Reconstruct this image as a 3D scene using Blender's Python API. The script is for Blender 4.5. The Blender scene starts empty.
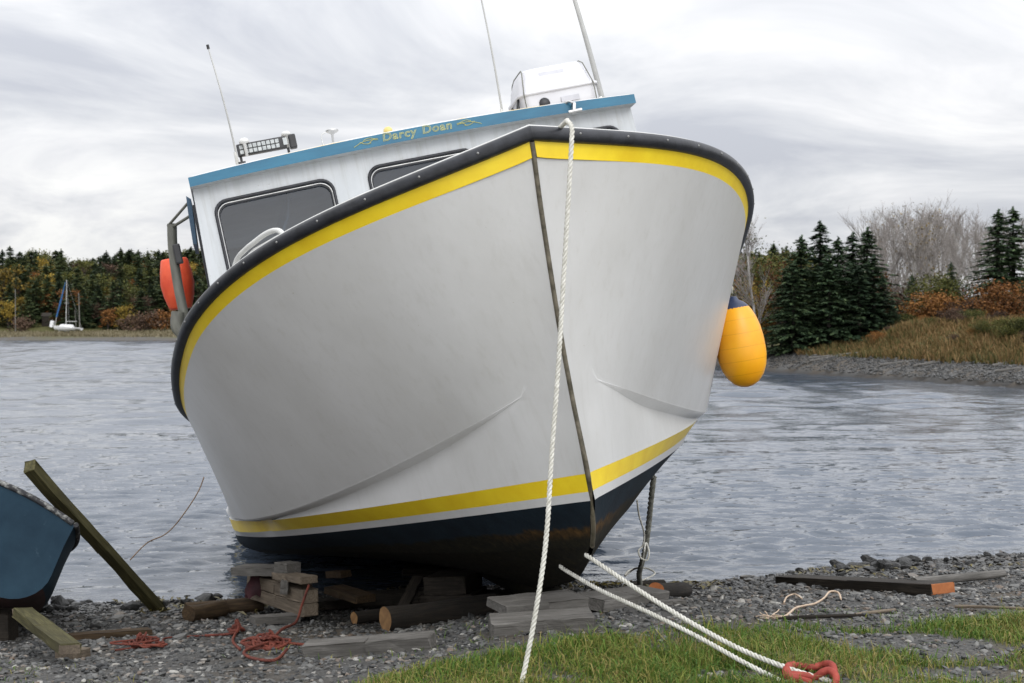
import bpy, bmesh, math, random
import numpy as np
from mathutils import Matrix, Vector

rng = np.random.default_rng(11)
random.seed(11)
scene = bpy.context.scene
COL = scene.collection
F, YH, CZ = 1400.0, 330.0, 2.0          # lens in pixels, horizon row, eye height above the water


# ----------------------------------------------------------------------------- materials
def new_mat(name):
    m = bpy.data.materials.new(name)
    m.use_nodes = True
    nt = m.node_tree
    b = nt.nodes['Principled BSDF']
    return m, nt, b


def N(nt, typ, **kw):
    n = nt.nodes.new(typ)
    for k, v in kw.items():
        if k == 'inp':
            for kk, vv in v.items():
                n.inputs[kk].default_value = vv
        else:
            setattr(n, k, v)
    return n


def ramp(nt, fac, stops, interp='LINEAR'):
    r = nt.nodes.new('ShaderNodeValToRGB')
    r.color_ramp.interpolation = interp
    e = r.color_ramp.elements
    while len(e) < len(stops):
        e.new(0.5)
    for i, (p, c) in enumerate(stops):
        e[i].position = p
        e[i].color = (c[0], c[1], c[2], 1)
    nt.links.new(fac, r.inputs['Fac'])
    return r.outputs['Color']


def noise(nt, scale, detail=4, rough=0.55, stretch=(1, 1, 1), coord='Object', dist=0.0):
    tc = nt.nodes.new('ShaderNodeTexCoord')
    mp = nt.nodes.new('ShaderNodeMapping')
    mp.inputs['Scale'].default_value = stretch
    nt.links.new(tc.outputs[coord], mp.inputs['Vector'])
    n = nt.nodes.new('ShaderNodeTexNoise')
    n.inputs['Scale'].default_value = scale
    n.inputs['Detail'].default_value = detail
    n.inputs['Roughness'].default_value = rough
    n.inputs['Distortion'].default_value = dist
    nt.links.new(mp.outputs['Vector'], n.inputs['Vector'])
    return n.outputs['Fac']


def mixc(nt, fac, a, b, typ='MIX'):
    m = nt.nodes.new('ShaderNodeMix')
    m.data_type = 'RGBA'
    m.blend_type = typ
    for sock, v in ((m.inputs[0], fac), (m.inputs[6], a), (m.inputs[7], b)):
        if isinstance(v, (int, float)):
            sock.default_value = v
        elif isinstance(v, tuple):
            sock.default_value = (v[0], v[1], v[2], 1)
        else:
            nt.links.new(v, sock)
    return m.outputs[2]


def bump(nt, b, h, strength, dist=0.01):
    n = nt.nodes.new('ShaderNodeBump')
    n.inputs['Strength'].default_value = strength
    n.inputs['Distance'].default_value = dist
    nt.links.new(h, n.inputs['Height'])
    nt.links.new(n.outputs['Normal'], b.inputs['Normal'])


def noisy(name, c1, c2, scale=6, rough=0.6, stretch=(1, 1, 1), bmp=0.0, bscale=None, metal=0.0, lo=0.35, hi=0.65, bdist=0.01, spec=0.5):
    m, nt, b = new_mat(name)
    f = noise(nt, scale, 5, 0.6, stretch)
    nt.links.new(ramp(nt, f, [(lo, c1), (hi, c2)]), b.inputs['Base Color'])
    b.inputs['Roughness'].default_value = rough
    b.inputs['Metallic'].default_value = metal
    b.inputs['Specular IOR Level'].default_value = spec
    if bmp:
        bump(nt, b, noise(nt, bscale or scale * 4, 4, 0.6, stretch), bmp, bdist)
    return m


def wood(name, c1, c2, c3, rough=0.8, bmp=0.5):
    m, nt, b = new_mat(name)
    grain = noise(nt, 9, 6, 0.65, (0.5, 9, 9), dist=0.4)
    blotch = noise(nt, 3.2, 4, 0.6, (0.8, 2, 2))
    c = ramp(nt, grain, [(0.3, c1), (0.52, c2), (0.72, c3)])
    c = mixc(nt, ramp(nt, blotch, [(0.38, (0, 0, 0)), (0.72, (0.75, 0.75, 0.75))]), c, c1)
    nt.links.new(c, b.inputs['Base Color'])
    b.inputs['Roughness'].default_value = rough
    b.inputs['Specular IOR Level'].default_value = 0.3
    bump(nt, b, grain, bmp, 0.012)
    return m


def leafmat(name, stops, clump=0.9, rough=0.75, var=0.25):
    """leaves: every leaf its own tint, the whole tree a slightly different one, light and dark clumps of foliage"""
    m, nt, b = new_mat(name)
    g = nt.nodes.new('ShaderNodeNewGeometry')
    oi = nt.nodes.new('ShaderNodeObjectInfo')
    nz = noise(nt, clump, 2)
    a = nt.nodes.new('ShaderNodeMath'); a.operation = 'MULTIPLY'; a.inputs[1].default_value = 0.45
    nt.links.new(g.outputs['Random Per Island'], a.inputs[0])
    c = nt.nodes.new('ShaderNodeMath'); c.operation = 'MULTIPLY_ADD'; c.inputs[1].default_value = 0.55
    nt.links.new(nz, c.inputs[0]); nt.links.new(a.outputs[0], c.inputs[2])
    d = nt.nodes.new('ShaderNodeMath'); d.operation = 'MULTIPLY_ADD'; d.inputs[1].default_value = var
    nt.links.new(oi.outputs['Random'], d.inputs[0]); nt.links.new(c.outputs[0], d.inputs[2])
    e = nt.nodes.new('ShaderNodeMath'); e.operation = 'SUBTRACT'; e.inputs[1].default_value = var * 0.5
    nt.links.new(d.outputs[0], e.inputs[0])
    nt.links.new(ramp(nt, e.outputs[0], stops), b.inputs['Base Color'])
    b.inputs['Roughness'].default_value = rough
    b.inputs['Specular IOR Level'].default_value = 0.2
    return m


M = {}


def make_materials():
    # hull gelcoat, faintly dirty
    m, nt, b = new_mat('white_gelcoat')
    f = noise(nt, 1.6, 6, 0.62, (1, 1, 0.5)); f2 = noise(nt, 16, 5, 0.7, (1, 1, 0.3))
    c = ramp(nt, f, [(0.3, (0.50, 0.497, 0.487)), (0.65, (0.57, 0.57, 0.567))])
    c = mixc(nt, ramp(nt, f2, [(0.60, (0, 0, 0)), (0.80, (0.35, 0.35, 0.35))]), c, (0.42, 0.40, 0.35))
    sk_ = noise(nt, 5, 4, 0.65, (4.5, 4.5, 0.28))
    c = mixc(nt, ramp(nt, sk_, [(0.52, (0, 0, 0)), (0.75, (0.22, 0.22, 0.22))]), c, (0.37, 0.36, 0.325))
    bl_ = noise(nt, 0.9, 5, 0.6)
    c = mixc(nt, ramp(nt, bl_, [(0.45, (0, 0, 0)), (0.7, (0.45, 0.45, 0.45))]), c, (0.58, 0.58, 0.575))
    sp = noise(nt, 42, 2, 0.5)
    c = mixc(nt, ramp(nt, sp, [(0.765, (0, 0, 0)), (0.79, (0.5, 0.5, 0.5))]), c, (0.30, 0.26, 0.18))
    nt.links.new(c, b.inputs['Base Color']); b.inputs['Roughness'].default_value = 0.34
    bump(nt, b, noise(nt, 3.0, 4, 0.6), 0.10, 0.05)
    M['hull'] = m
    M['hull_yellow'] = noisy('yellow_hull_paint', (0.76, 0.53, 0.014), (0.84, 0.63, 0.022), 5, 0.38)
    # bottom paint: navy, weed and rust below the growth line near the forefoot
    m, nt, b = new_mat('navy_bottom_paint')
    tc = nt.nodes.new('ShaderNodeTexCoord'); sx = nt.nodes.new('ShaderNodeSeparateXYZ')
    nt.links.new(tc.outputs['Object'], sx.inputs[0])
    nz = noise(nt, 7, 5, 0.65)
    ad = nt.nodes.new('ShaderNodeMath'); ad.operation = 'MULTIPLY_ADD'; ad.inputs[1].default_value = 0.10
    nt.links.new(nz, ad.inputs[0]); nt.links.new(sx.outputs['Z'], ad.inputs[2])
    fine = noise(nt, 26, 5, 0.7)
    navy = ramp(nt, noise(nt, 5, 5, 0.6), [(0.3, (0.004, 0.009, 0.016)), (0.7, (0.009, 0.020, 0.031))])
    weed = ramp(nt, fine, [(0.35, (0.004, 0.004, 0.003)), (0.58, (0.014, 0.012, 0.006)), (0.8, (0.05, 0.038, 0.018))])
    rust = ramp(nt, fine, [(0.35, (0.02, 0.013, 0.005)), (0.7, (0.12, 0.062, 0.018))])
    low = ramp(nt, ad.outputs[0], [(0.53, (1, 1, 1)), (0.55, (0, 0, 0))])
    band = ramp(nt, ad.outputs[0], [(0.47, (0, 0, 0)), (0.515, (1, 1, 1))])
    fwd = nt.nodes.new('ShaderNodeMapRange')
    fwd.inputs[1].default_value = 0.0; fwd.inputs[2].default_value = 0.75; fwd.inputs[3].default_value = 1; fwd.inputs[4].default_value = 0
    nt.links.new(sx.outputs['Y'], fwd.inputs[0])
    weedrust = mixc(nt, mixc(nt, 1.0, band, fwd.outputs[0], 'MULTIPLY'), weed, rust)
    nt.links.new(mixc(nt, low, navy, weedrust), b.inputs['Base Color'])
    b.inputs['Roughness'].default_value = 0.75
    b.inputs['Specular IOR Level'].default_value = 0.25
    bump(nt, b, fine, 0.35, 0.01)
    M['bottom'] = m
    M['rubber'] = noisy('black_rubber', (0.006, 0.007, 0.010), (0.018, 0.02, 0.026), 14, 0.42, bmp=0.15)
    M['cap_white'] = noisy('white_painted_edge', (0.50, 0.50, 0.48), (0.60, 0.60, 0.58), 5, 0.45)
    M['stem'] = noisy('weathered_stem_metal', (0.035, 0.030, 0.016), (0.15, 0.13, 0.095), 18, 0.5, metal=0.0, bmp=0.2)
    M['steel'] = noisy('dull_steel', (0.42, 0.42, 0.42), (0.60, 0.60, 0.58), 9, 0.32, metal=0.9)
    # wheelhouse paint with streaks
    m, nt, b = new_mat('wheelhouse_white')
    f = noise(nt, 3, 6, 0.62, (2, 2, 0.7)); f2 = noise(nt, 30, 3, 0.6)
    c = ramp(nt, f, [(0.3, (0.41, 0.43, 0.445)), (0.65, (0.48, 0.50, 0.515))])
    c = mixc(nt, ramp(nt, f2, [(0.70, (0, 0, 0)), (0.74, (0.55, 0.55, 0.55))]), c, (0.22, 0.2, 0.17))
    dr_ = noise(nt, 6, 5, 0.65, (5, 5, 0.25))
    c = mixc(nt, ramp(nt, dr_, [(0.50, (0, 0, 0)), (0.74, (0.5, 0.5, 0.5))]), c, (0.30, 0.295, 0.27))
    nt.links.new(c, b.inputs['Base Color']); b.inputs['Roughness'].default_value = 0.4
    M['house'] = m
    M['roof_blue'] = noisy('blue_fascia_paint', (0.007, 0.092, 0.165), (0.013, 0.125, 0.21), 7, 0.42, (0.5, 1, 3))
    m, nt, b = new_mat('roof_white')
    f = noise(nt, 1.3, 4, 0.6, (1, 2, 2))
    nt.links.new(ramp(nt, f, [(0.50, (0.60, 0.60, 0.60)), (0.60, (0.58, 0.47, 0.27)), (0.66, (0.60, 0.60, 0.60))]), b.inputs['Base Color'])
    b.inputs['Roughness'].default_value = 0.45
    M['roof_white'] = m
    M['bolt'] = noisy('dull_bolt_heads', (0.16, 0.16, 0.16), (0.30, 0.30, 0.29), 9, 0.4, metal=0.6)
    M['inside'] = noisy('wheelhouse_interior_blue_grey', (0.20, 0.25, 0.30), (0.30, 0.35, 0.40), 2, 0.7)
    M['letter_yellow'] = noisy('letter_yellow', (0.36, 0.35, 0.10), (0.45, 0.43, 0.14), 20, 0.5)
    m, nt, b = new_mat('window_glass')
    nt.nodes.remove(b)
    out = nt.nodes['Material Output']
    tr = N(nt, 'ShaderNodeBsdfTransparent'); tr.inputs[0].default_value = (0.40, 0.45, 0.50, 1)
    gl = N(nt, 'ShaderNodeBsdfGlossy'); gl.inputs['Roughness'].default_value = 0.03
    fr = N(nt, 'ShaderNodeFresnel'); fr.inputs[0].default_value = 1.75
    mx = N(nt, 'ShaderNodeMixShader')
    nt.links.new(fr.outputs[0], mx.inputs[0]); nt.links.new(tr.outputs[0], mx.inputs[1]); nt.links.new(gl.outputs[0], mx.inputs[2])
    nt.links.new(mx.outputs[0], out.inputs['Surface'])
    M['glass'] = m
    M['plastic_white'] = noisy('white_moulded_shell', (0.52, 0.52, 0.55), (0.60, 0.60, 0.62), 3, 0.35)
    M['label_grey'] = noisy('faded_grey_label', (0.42, 0.42, 0.45), (0.48, 0.48, 0.51), 12, 0.6)
    M['black'] = noisy('black_plastic', (0.008, 0.008, 0.009), (0.02, 0.02, 0.022), 10, 0.45)
    M['led'] = noisy('led_lens', (0.28, 0.30, 0.30), (0.45, 0.47, 0.46), 30, 0.2)
    M['amber'] = noisy('amber_dome', (0.55, 0.42, 0.12), (0.65, 0.52, 0.2), 9, 0.35)
    M['pole'] = noisy('grey_davit_paint', (0.09, 0.09, 0.075), (0.18, 0.18, 0.15), 11, 0.55, (1, 1, 0.3), bmp=0.1)
    M['blue_dull'] = noisy('dull_blue_plate', (0.02, 0.055, 0.10), (0.035, 0.085, 0.14), 8, 0.5)
    M['red_buoy'] = noisy('faded_red_float', (0.66, 0.062, 0.022), (0.78, 0.11, 0.04), 8, 0.55, bmp=0.15)
    m, nt, b = new_mat('yellow_fender_vinyl')
    f = noise(nt, 4, 4)
    c = ramp(nt, f, [(0.3, (0.80, 0.33, 0.004)), (0.7, (0.88, 0.42, 0.008))])
    tc = nt.nodes.new('ShaderNodeTexCoord'); wv = nt.nodes.new('ShaderNodeTexWave')
    wv.bands_direction = 'Z'; wv.inputs['Scale'].default_value = 3.4; wv.inputs['Distortion'].default_value = 0.25
    nt.links.new(tc.outputs['Object'], wv.inputs['Vector'])
    c = mixc(nt, ramp(nt, wv.outputs['Fac'], [(0.0, (0.35, 0.35, 0.35)), (0.010, (0, 0, 0))]), c, (0.42, 0.15, 0.0))
    nt.links.new(c, b.inputs['Base Color']); b.inputs['Roughness'].default_value = 0.38
    M['fender'] = m
    M['fender_cap'] = noisy('dark_blue_fender_end', (0.012, 0.022, 0.06), (0.02, 0.035, 0.09), 9, 0.4)
    M['rope_white'] = noisy('white_rope', (0.42, 0.41, 0.36), (0.58, 0.57, 0.52), 30, 0.85, bmp=0.3, bscale=200)
    M['rope_grey'] = noisy('grey_weathered_rope', (0.10, 0.10, 0.085), (0.22, 0.22, 0.19), 20, 0.9, bmp=0.3, bscale=120)
    M['rope_pale'] = noisy('pale_tan_rope', (0.42, 0.31, 0.22), (0.55, 0.44, 0.34), 20, 0.9)
    M['rope_red'] = noisy('rust_red_rope', (0.075, 0.016, 0.010), (0.16, 0.036, 0.020), 14, 0.85, bmp=0.3, bscale=120)
    M['rope_brown'] = noisy('brown_thin_line', (0.16, 0.10, 0.06), (0.25, 0.17, 0.11), 14, 0.85)
    M['hook'] = noisy('red_painted_iron', (0.20, 0.024, 0.016), (0.32, 0.05, 0.032), 16, 0.75, bmp=0.25)
    M['cloth'] = noisy('dark_red_cloth', (0.018, 0.005, 0.007), (0.045, 0.010, 0.014), 9, 0.9)
    M['wood_grey'] = wood('weathered_grey_wood', (0.060, 0.056, 0.050), (0.125, 0.118, 0.108), (0.19, 0.18, 0.165))
    M['wood_tan'] = wood('tan_timber', (0.07, 0.056, 0.042), (0.17, 0.135, 0.098), (0.26, 0.21, 0.155))
    M['wood_green'] = wood('algae_green_timber', (0.028, 0.025, 0.009), (0.070, 0.063, 0.023), (0.13, 0.117, 0.05))
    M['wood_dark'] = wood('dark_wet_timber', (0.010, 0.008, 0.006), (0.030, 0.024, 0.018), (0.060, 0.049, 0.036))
    M['wood_brown'] = wood('brown_driftwood', (0.02, 0.013, 0.007), (0.06, 0.037, 0.018), (0.115, 0.075, 0.036))
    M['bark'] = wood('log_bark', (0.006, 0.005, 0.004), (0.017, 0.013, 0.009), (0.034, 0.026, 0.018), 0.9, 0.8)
    M['cut_end'] = noisy('fresh_cut_wood', (0.13, 0.065, 0.022), (0.21, 0.115, 0.042), 26, 0.75)
    M['orange_end'] = noisy('orange_cut_end', (0.24, 0.072, 0.018), (0.34, 0.115, 0.032), 26, 0.75)
    m, nt, b = new_mat('scuffed_blue_paint')
    f = noise(nt, 3.5, 6, 0.65); f2 = noise(nt, 11, 6, 0.7)
    c = ramp(nt, f, [(0.3, (0.004, 0.017, 0.031)), (0.7, (0.012, 0.033, 0.052))])
    c = mixc(nt, ramp(nt, f2, [(0.62, (0, 0, 0)), (0.78, (0.55, 0.55, 0.55))]), c, (0.085, 0.13, 0.16))
    nt.links.new(c, b.inputs['Base Color']); b.inputs['Roughness'].default_value = 0.6; b.inputs['Specular IOR Level'].default_value = 0.12
    M['skiff_blue'] = m
    M['skiff_rim'] = noisy('worn_rim_paint', (0.02, 0.02, 0.022), (0.30, 0.30, 0.28), 24, 0.8, lo=0.50, hi=0.66)
    M['skiff_red'] = noisy('dull_red_antifouling', (0.02, 0.006, 0.006), (0.05, 0.014, 0.01), 8, 0.8)
    # foliage
    M['spruce'] = leafmat('spruce_needles', [(0.2, (0.012, 0.024, 0.013)), (0.5, (0.032, 0.058, 0.027)), (0.8, (0.075, 0.110, 0.045))])
    M['spruce_far'] = leafmat('far_spruce_needles', [(0.2, (0.014, 0.024, 0.012)), (0.5, (0.036, 0.056, 0.022)), (0.8, (0.080, 0.100, 0.036))], var=0.5)
    M['olive'] = leafmat('olive_leaves', [(0.2, (0.022, 0.028, 0.008)), (0.5, (0.060, 0.066, 0.016)), (0.8, (0.12, 0.115, 0.028))], var=0.4)
    M['yellow_l'] = leafmat('yellow_autumn_leaves', [(0.2, (0.055, 0.040, 0.008)), (0.5, (0.165, 0.110, 0.016)), (0.8, (0.30, 0.21, 0.035))], var=0.4)
    M['orange_l'] = leafmat('orange_autumn_leaves', [(0.2, (0.050, 0.022, 0.009)), (0.5, (0.150, 0.062, 0.018)), (0.8, (0.27, 0.125, 0.034))], var=0.4)
    M['brown_l'] = leafmat('brown_autumn_twigs', [(0.2, (0.022, 0.014, 0.010)), (0.5, (0.065, 0.040, 0.028)), (0.8, (0.12, 0.075, 0.048))], var=0.4)
    M['trunk'] = wood('tree_bark', (0.02, 0.017, 0.014), (0.06, 0.05, 0.042), (0.11, 0.10, 0.09), 0.9)
    M['birch'] = noisy('pale_birch_bark', (0.28, 0.26, 0.24), (0.46, 0.44, 0.42), 3, 0.85)
    M['twig'] = noisy('bare_grey_twigs', (0.20, 0.18, 0.165), (0.34, 0.31, 0.29), 3, 0.9)
    M['grass'] = leafmat('grass_blades', [(0.18, (0.028, 0.070, 0.010)), (0.40, (0.062, 0.125, 0.016)), (0.54, (0.12, 0.155, 0.026)), (0.66, (0.19, 0.17, 0.045)), (0.85, (0.30, 0.22, 0.10))], clump=1.1, rough=0.6, var=0)
    M['bank_grass'] = leafmat('bank_grass', [(0.25, (0.035, 0.042, 0.012)), (0.42, (0.08, 0.070, 0.022)), (0.55, (0.13, 0.085, 0.032)), (0.75, (0.20, 0.125, 0.055))], clump=0.25, var=0)
    M['pale_grass'] = leafmat('pale_shore_grass', [(0.2, (0.07, 0.06, 0.03)), (0.5, (0.16, 0.135, 0.08)), (0.8, (0.27, 0.235, 0.16))], clump=0.15, var=0)
    # stones: each its own grey
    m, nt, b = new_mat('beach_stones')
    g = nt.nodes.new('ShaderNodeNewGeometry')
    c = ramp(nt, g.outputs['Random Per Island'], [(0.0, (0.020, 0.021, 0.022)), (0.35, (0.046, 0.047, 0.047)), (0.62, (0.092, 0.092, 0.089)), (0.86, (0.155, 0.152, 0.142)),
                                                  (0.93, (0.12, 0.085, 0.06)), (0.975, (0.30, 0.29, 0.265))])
    at = nt.nodes.new('ShaderNodeAttribute'); at.attribute_name = 'wet_shade'  # wet shore stones, plus shade painted in below the hull
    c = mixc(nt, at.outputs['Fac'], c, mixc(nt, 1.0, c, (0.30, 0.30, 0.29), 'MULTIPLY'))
    c = mixc(nt, ramp(nt, noise(nt, 22, 4), [(0.5, (0, 0, 0)), (0.75, (0.5, 0.5, 0.5))]), c, (0.16, 0.155, 0.145))
    nt.links.new(c, b.inputs['Base Color'])
    rr = nt.nodes.new('ShaderNodeMapRange'); rr.inputs[3].default_value = 0.75; rr.inputs[4].default_value = 0.35
    nt.links.new(at.outputs['Fac'], rr.inputs[0]); nt.links.new(rr.outputs[0], b.inputs['Roughness'])
    bump(nt, b, noise(nt, 60, 3), 0.3, 0.004)
    M['stones'] = m
    M['rock'] = noisy('dark_wet_rock', (0.010, 0.010, 0.010), (0.045, 0.045, 0.043), 9, 0.45, bmp=0.8, bscale=14, bdist=0.03)
    M['weed'] = noisy('yellow_brown_seaweed', (0.03, 0.022, 0.006), (0.13, 0.105, 0.02), 14, 0.5)
    M['sail_white'] = noisy('white_topsides', (0.70, 0.70, 0.70), (0.78, 0.78, 0.78), 1, 0.4)
    M['sail_blue'] = noisy('blue_sailcloth', (0.012, 0.075, 0.22), (0.02, 0.11, 0.28), 2, 0.7)
    M['spar'] = noisy('aluminium_spar', (0.32, 0.32, 0.31), (0.45, 0.45, 0.43), 2, 0.5)
    M['kayak'] = noisy('yellow_green_plastic', (0.25, 0.32, 0.02), (0.36, 0.42, 0.04), 2, 0.5)
    M['post_grey'] = wood('weathered_post', (0.10, 0.095, 0.085), (0.2, 0.19, 0.17), (0.3, 0.29, 0.27))


make_materials()


# ----------------------------------------------------------------------------- mesh helpers
class MB:
    def __init__(self):
        self.v = []; self.f = []; self.m = []; self.s = []

    def add(self, verts, faces, mat=0, smooth=True):
        o = len(self.v)
        self.v += [tuple(map(float, p)) for p in verts]
        self.f += [tuple(i + o for i in f) for f in faces]
        self.m += [mat] * len(faces); self.s += [smooth] * len(faces)

    def grid(self, P, mat=0, smooth=True, close=False):
        P = np.asarray(P, float); a, b = P.shape[:2]
        fs = []
        for i in range(a - 1):
            for j in range(b - (0 if close else 1)):
                k = (j + 1) % b
                fs.append((i * b + j, i * b + k, (i + 1) * b + k, (i + 1) * b + j))
        self.add(P.reshape(-1, 3), fs, mat, smooth)

    def box(self, c, s, mat=0, rot=None, bev=0.0):
        c = Vector(c); R = rot if rot is not None else Matrix.Identity(3)
        bm = bmesh.new(); bmesh.ops.create_cube(bm, size=1)
        for v in bm.verts:
            v.co = Vector((v.co.x * s[0], v.co.y * s[1], v.co.z * s[2]))
        if bev:
            bmesh.ops.bevel(bm, geom=bm.edges[:], offset=bev, segments=2, affect='EDGES', profile=0.6)
        bm.verts.index_update()
        self.add([R @ v.co + c for v in bm.verts], [[v.index for v in f.verts] for f in bm.faces], mat, False)
        bm.free()

    def tube(self, pts, rad, sides=10, mat=0, cap=True, closed=False, flat=None):
        pts = [Vector(p) for p in pts]; n = len(pts)
        rad = [rad] * n if isinstance(rad, (int, float)) else list(rad)
        T = []
        for i in range(n):
            a = pts[(i - 1) % n] if (closed or i > 0) else pts[i]
            b = pts[(i + 1) % n] if (closed or i < n - 1) else pts[i]
            t = b - a
            T.append(t.normalized() if t.length > 1e-9 else Vector((0, 0, 1)))
        u = T[0].orthogonal().normalized()
        rings = []
        for i in range(n):
            u = (u - T[i] * u.dot(T[i]))
            u = u.normalized() if u.length > 1e-6 else T[i].orthogonal().normalized()
            w = T[i].cross(u)
            rings.append([pts[i] + (u * math.cos(2 * math.pi * k / sides) + w * math.sin(2 * math.pi * k / sides)) * rad[i] for k in range(sides)])
        fs = []
        for i in range(n if closed else n - 1):
            j = (i + 1) % n
            for k in range(sides):
                l = (k + 1) % sides
                fs.append((i * sides + k, i * sides + l, j * sides + l, j * sides + k))
        self.add([p for r in rings for p in r], fs, mat, True)
        if cap and not closed:
            self.add(rings[0], [tuple(range(sides))[::-1]], mat, False)
            self.add(rings[-1], [tuple(range(sides))], mat, False)

    def lathe(self, prof, mat=0, seg=24, M4=None):
        """prof: (radius, z) pairs"""
        P = np.array([[(r * math.cos(2 * math.pi * k / seg), r * math.sin(2 * math.pi * k / seg), z) for k in range(seg)] for r, z in prof])
        if M4 is not None:
            P = np.array([[tuple(M4 @ Vector(p)) for p in row] for row in P])
        self.grid(P, mat, True, close=True)

    def prism(self, poly, depth, mat=0, axis=1):
        """poly: closed outline of 3-D points, extruded along axis"""
        n = len(poly); d = [0, 0, 0]; d[axis] = depth
        a = [tuple(p) for p in poly]; b = [(p[0] + d[0], p[1] + d[1], p[2] + d[2]) for p in poly]
        self.add(a + b, [tuple(range(n))[::-1], tuple(range(n, 2 * n))] + [(i, (i + 1) % n, (i + 1) % n + n, i + n) for i in range(n)], mat, False)

    def build(self, name, mats, parent=None, recalc=False):
        me = bpy.data.meshes.new(name)
        me.from_pydata(self.v, [], self.f)
        mats = mats if isinstance(mats, (list, tuple)) else [mats]
        for m in mats:
            me.materials.append(m)
        me.polygons.foreach_set('material_index', self.m)
        me.polygons.foreach_set('use_smooth', self.s)
        if recalc:
            bm = bmesh.new(); bm.from_mesh(me); bmesh.ops.recalc_face_normals(bm, faces=bm.faces); bm.to_mesh(me); bm.free()
        me.update()
        o = bpy.data.objects.new(name, me); COL.objects.link(o)
        if parent is not None:
            o.parent = parent
        return o


def np_mesh(name, V, Fc, mat, parent=None, smooth=False, attr=None):
    """fast mesh from numpy: Fc is (n, k), every face with k corners"""
    V = np.asarray(V, np.float32); Fc = np.asarray(Fc, np.int32); n, k = Fc.shape
    me = bpy.data.meshes.new(name)
    me.vertices.add(len(V)); me.vertices.foreach_set('co', V.ravel())
    me.loops.add(n * k); me.loops.foreach_set('vertex_index', Fc.ravel())
    me.polygons.add(n); me.polygons.foreach_set('loop_start', np.arange(0, n * k, k, dtype=np.int32))
    me.polygons.foreach_set('use_smooth', np.full(n, smooth))
    me.materials.append(mat)
    me.update(calc_edges=True)
    if attr is not None:
        a = me.attributes.new(attr[0], 'FLOAT', 'POINT'); a.data.foreach_set('value', np.asarray(attr[1], np.float32))
    o = bpy.data.objects.new(name, me); COL.objects.link(o)
    if parent is not None:
        o.parent = parent
    return o


def tag(o, label=None, cat=None, group=None, kind=None):
    if label: o['label'] = label
    if cat: o['category'] = cat
    if group: o['group'] = group
    if kind: o['kind'] = kind
    return o


def empty(name, mat4=None, loc=None):
    o = bpy.data.objects.new(name, None); COL.objects.link(o)
    o.empty_display_size = 0.2
    if mat4 is not None:
        o.matrix_world = mat4
    if loc is not None:
        o.location = loc
    return o


def at(px, py, depth):
    """the point at a given depth on the sight line of a photograph pixel"""
    return Vector(((px - 512) / F * depth, depth, CZ - (py - YH) / F * depth))


def catmull(pts, n=12, closed=False):
    P = np.array([tuple(p) for p in pts], float); out = []
    m = len(P)
    for i in range(m if closed else m - 1):
        g = (lambda k: P[k % m]) if closed else (lambda k: P[min(max(k, 0), m - 1)])
        p0, p1, p2, p3 = g(i - 1), g(i), g(i + 1), g(i + 2)
        for t in np.linspace(0, 1, n, endpoint=False):
            out.append(0.5 * (2 * p1 + (p2 - p0) * t + (2 * p0 - 5 * p1 + 4 * p2 - p3) * t * t + (3 * p1 - p0 - 3 * p2 + p3) * t ** 3))
    if not closed:
        out.append(P[-1])
    return np.array(out)


def resample(P, step):
    d = np.r_[0, np.cumsum(np.linalg.norm(np.diff(P, axis=0), axis=1))]
    n = max(int(d[-1] / step), 2)
    t = np.linspace(0, d[-1], n + 1)
    return np.column_stack([np.interp(t, d, P[:, k]) for k in range(3)])


def rope_mb(mb, pts, r, pitch=None, mat=0, step=None, jitter=0.0):
    """three laid strands twisted round the path"""
    P = resample(catmull(pts), step or r * 0.55)
    if jitter:
        P = P + rng.normal(0, jitter, P.shape)
    pitch = pitch or r * 6.5
    n = len(P)
    T = np.gradient(P, axis=0); T /= np.linalg.norm(T, axis=1)[:, None] + 1e-9
    U = np.zeros_like(P); u = np.array(Vector(T[0]).orthogonal().normalized())
    for i in range(n):
        u = u - T[i] * u.dot(T[i]); u /= np.linalg.norm(u) + 1e-9; U[i] = u
    W = np.cross(T, U)
    s = np.r_[0, np.cumsum(np.linalg.norm(np.diff(P, axis=0), axis=1))]
    for k in range(3):
        a = 2 * math.pi * (s / pitch + k / 3)
        Q = P + (U * np.cos(a)[:, None] + W * np.sin(a)[:, None]) * r * 0.52
        mb.tube(Q, r * 0.56, 6, mat)


# ----------------------------------------------------------------------------- terrain
SHX = [-40, -12, -4, -2, 0, 1.5, 3, 4.4, 8, 20, 60]
SHY = [8.0, 9.6, 10.2, 10.45, 10.95, 11.1, 11.9, 12.5, 13.6, 15, 17]
AZ = [-180, -120, -75, -60, -40, -20, -13.5, -8, -3, 2, 6, 9, 10.5, 13, 17, 20, 24, 30, 40, 60, 80, 120, 180]
RS = [900, 900, 500, 320, 280, 262, 254, 240, 190, 130, 95, 76, 69, 63, 55, 51, 46, 42, 36, 30, 26, 200, 900]


def sstep(a, b, x):
    t = np.clip((x - a) / (b - a), 0, 1)
    return t * t * (3 - 2 * t)


def wob(x, y, s, seed=0):
    """cheap smooth wobble, about -1..1"""
    return (np.sin(x * s + 1.3 + seed) * np.cos(y * s * 1.17 + .7 * seed) + np.sin((x + y) * s * 0.61 + 2.1 * seed) + 0.5 * np.sin((x - 1.7 * y) * s * 1.9 + seed)) / 2.5


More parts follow.
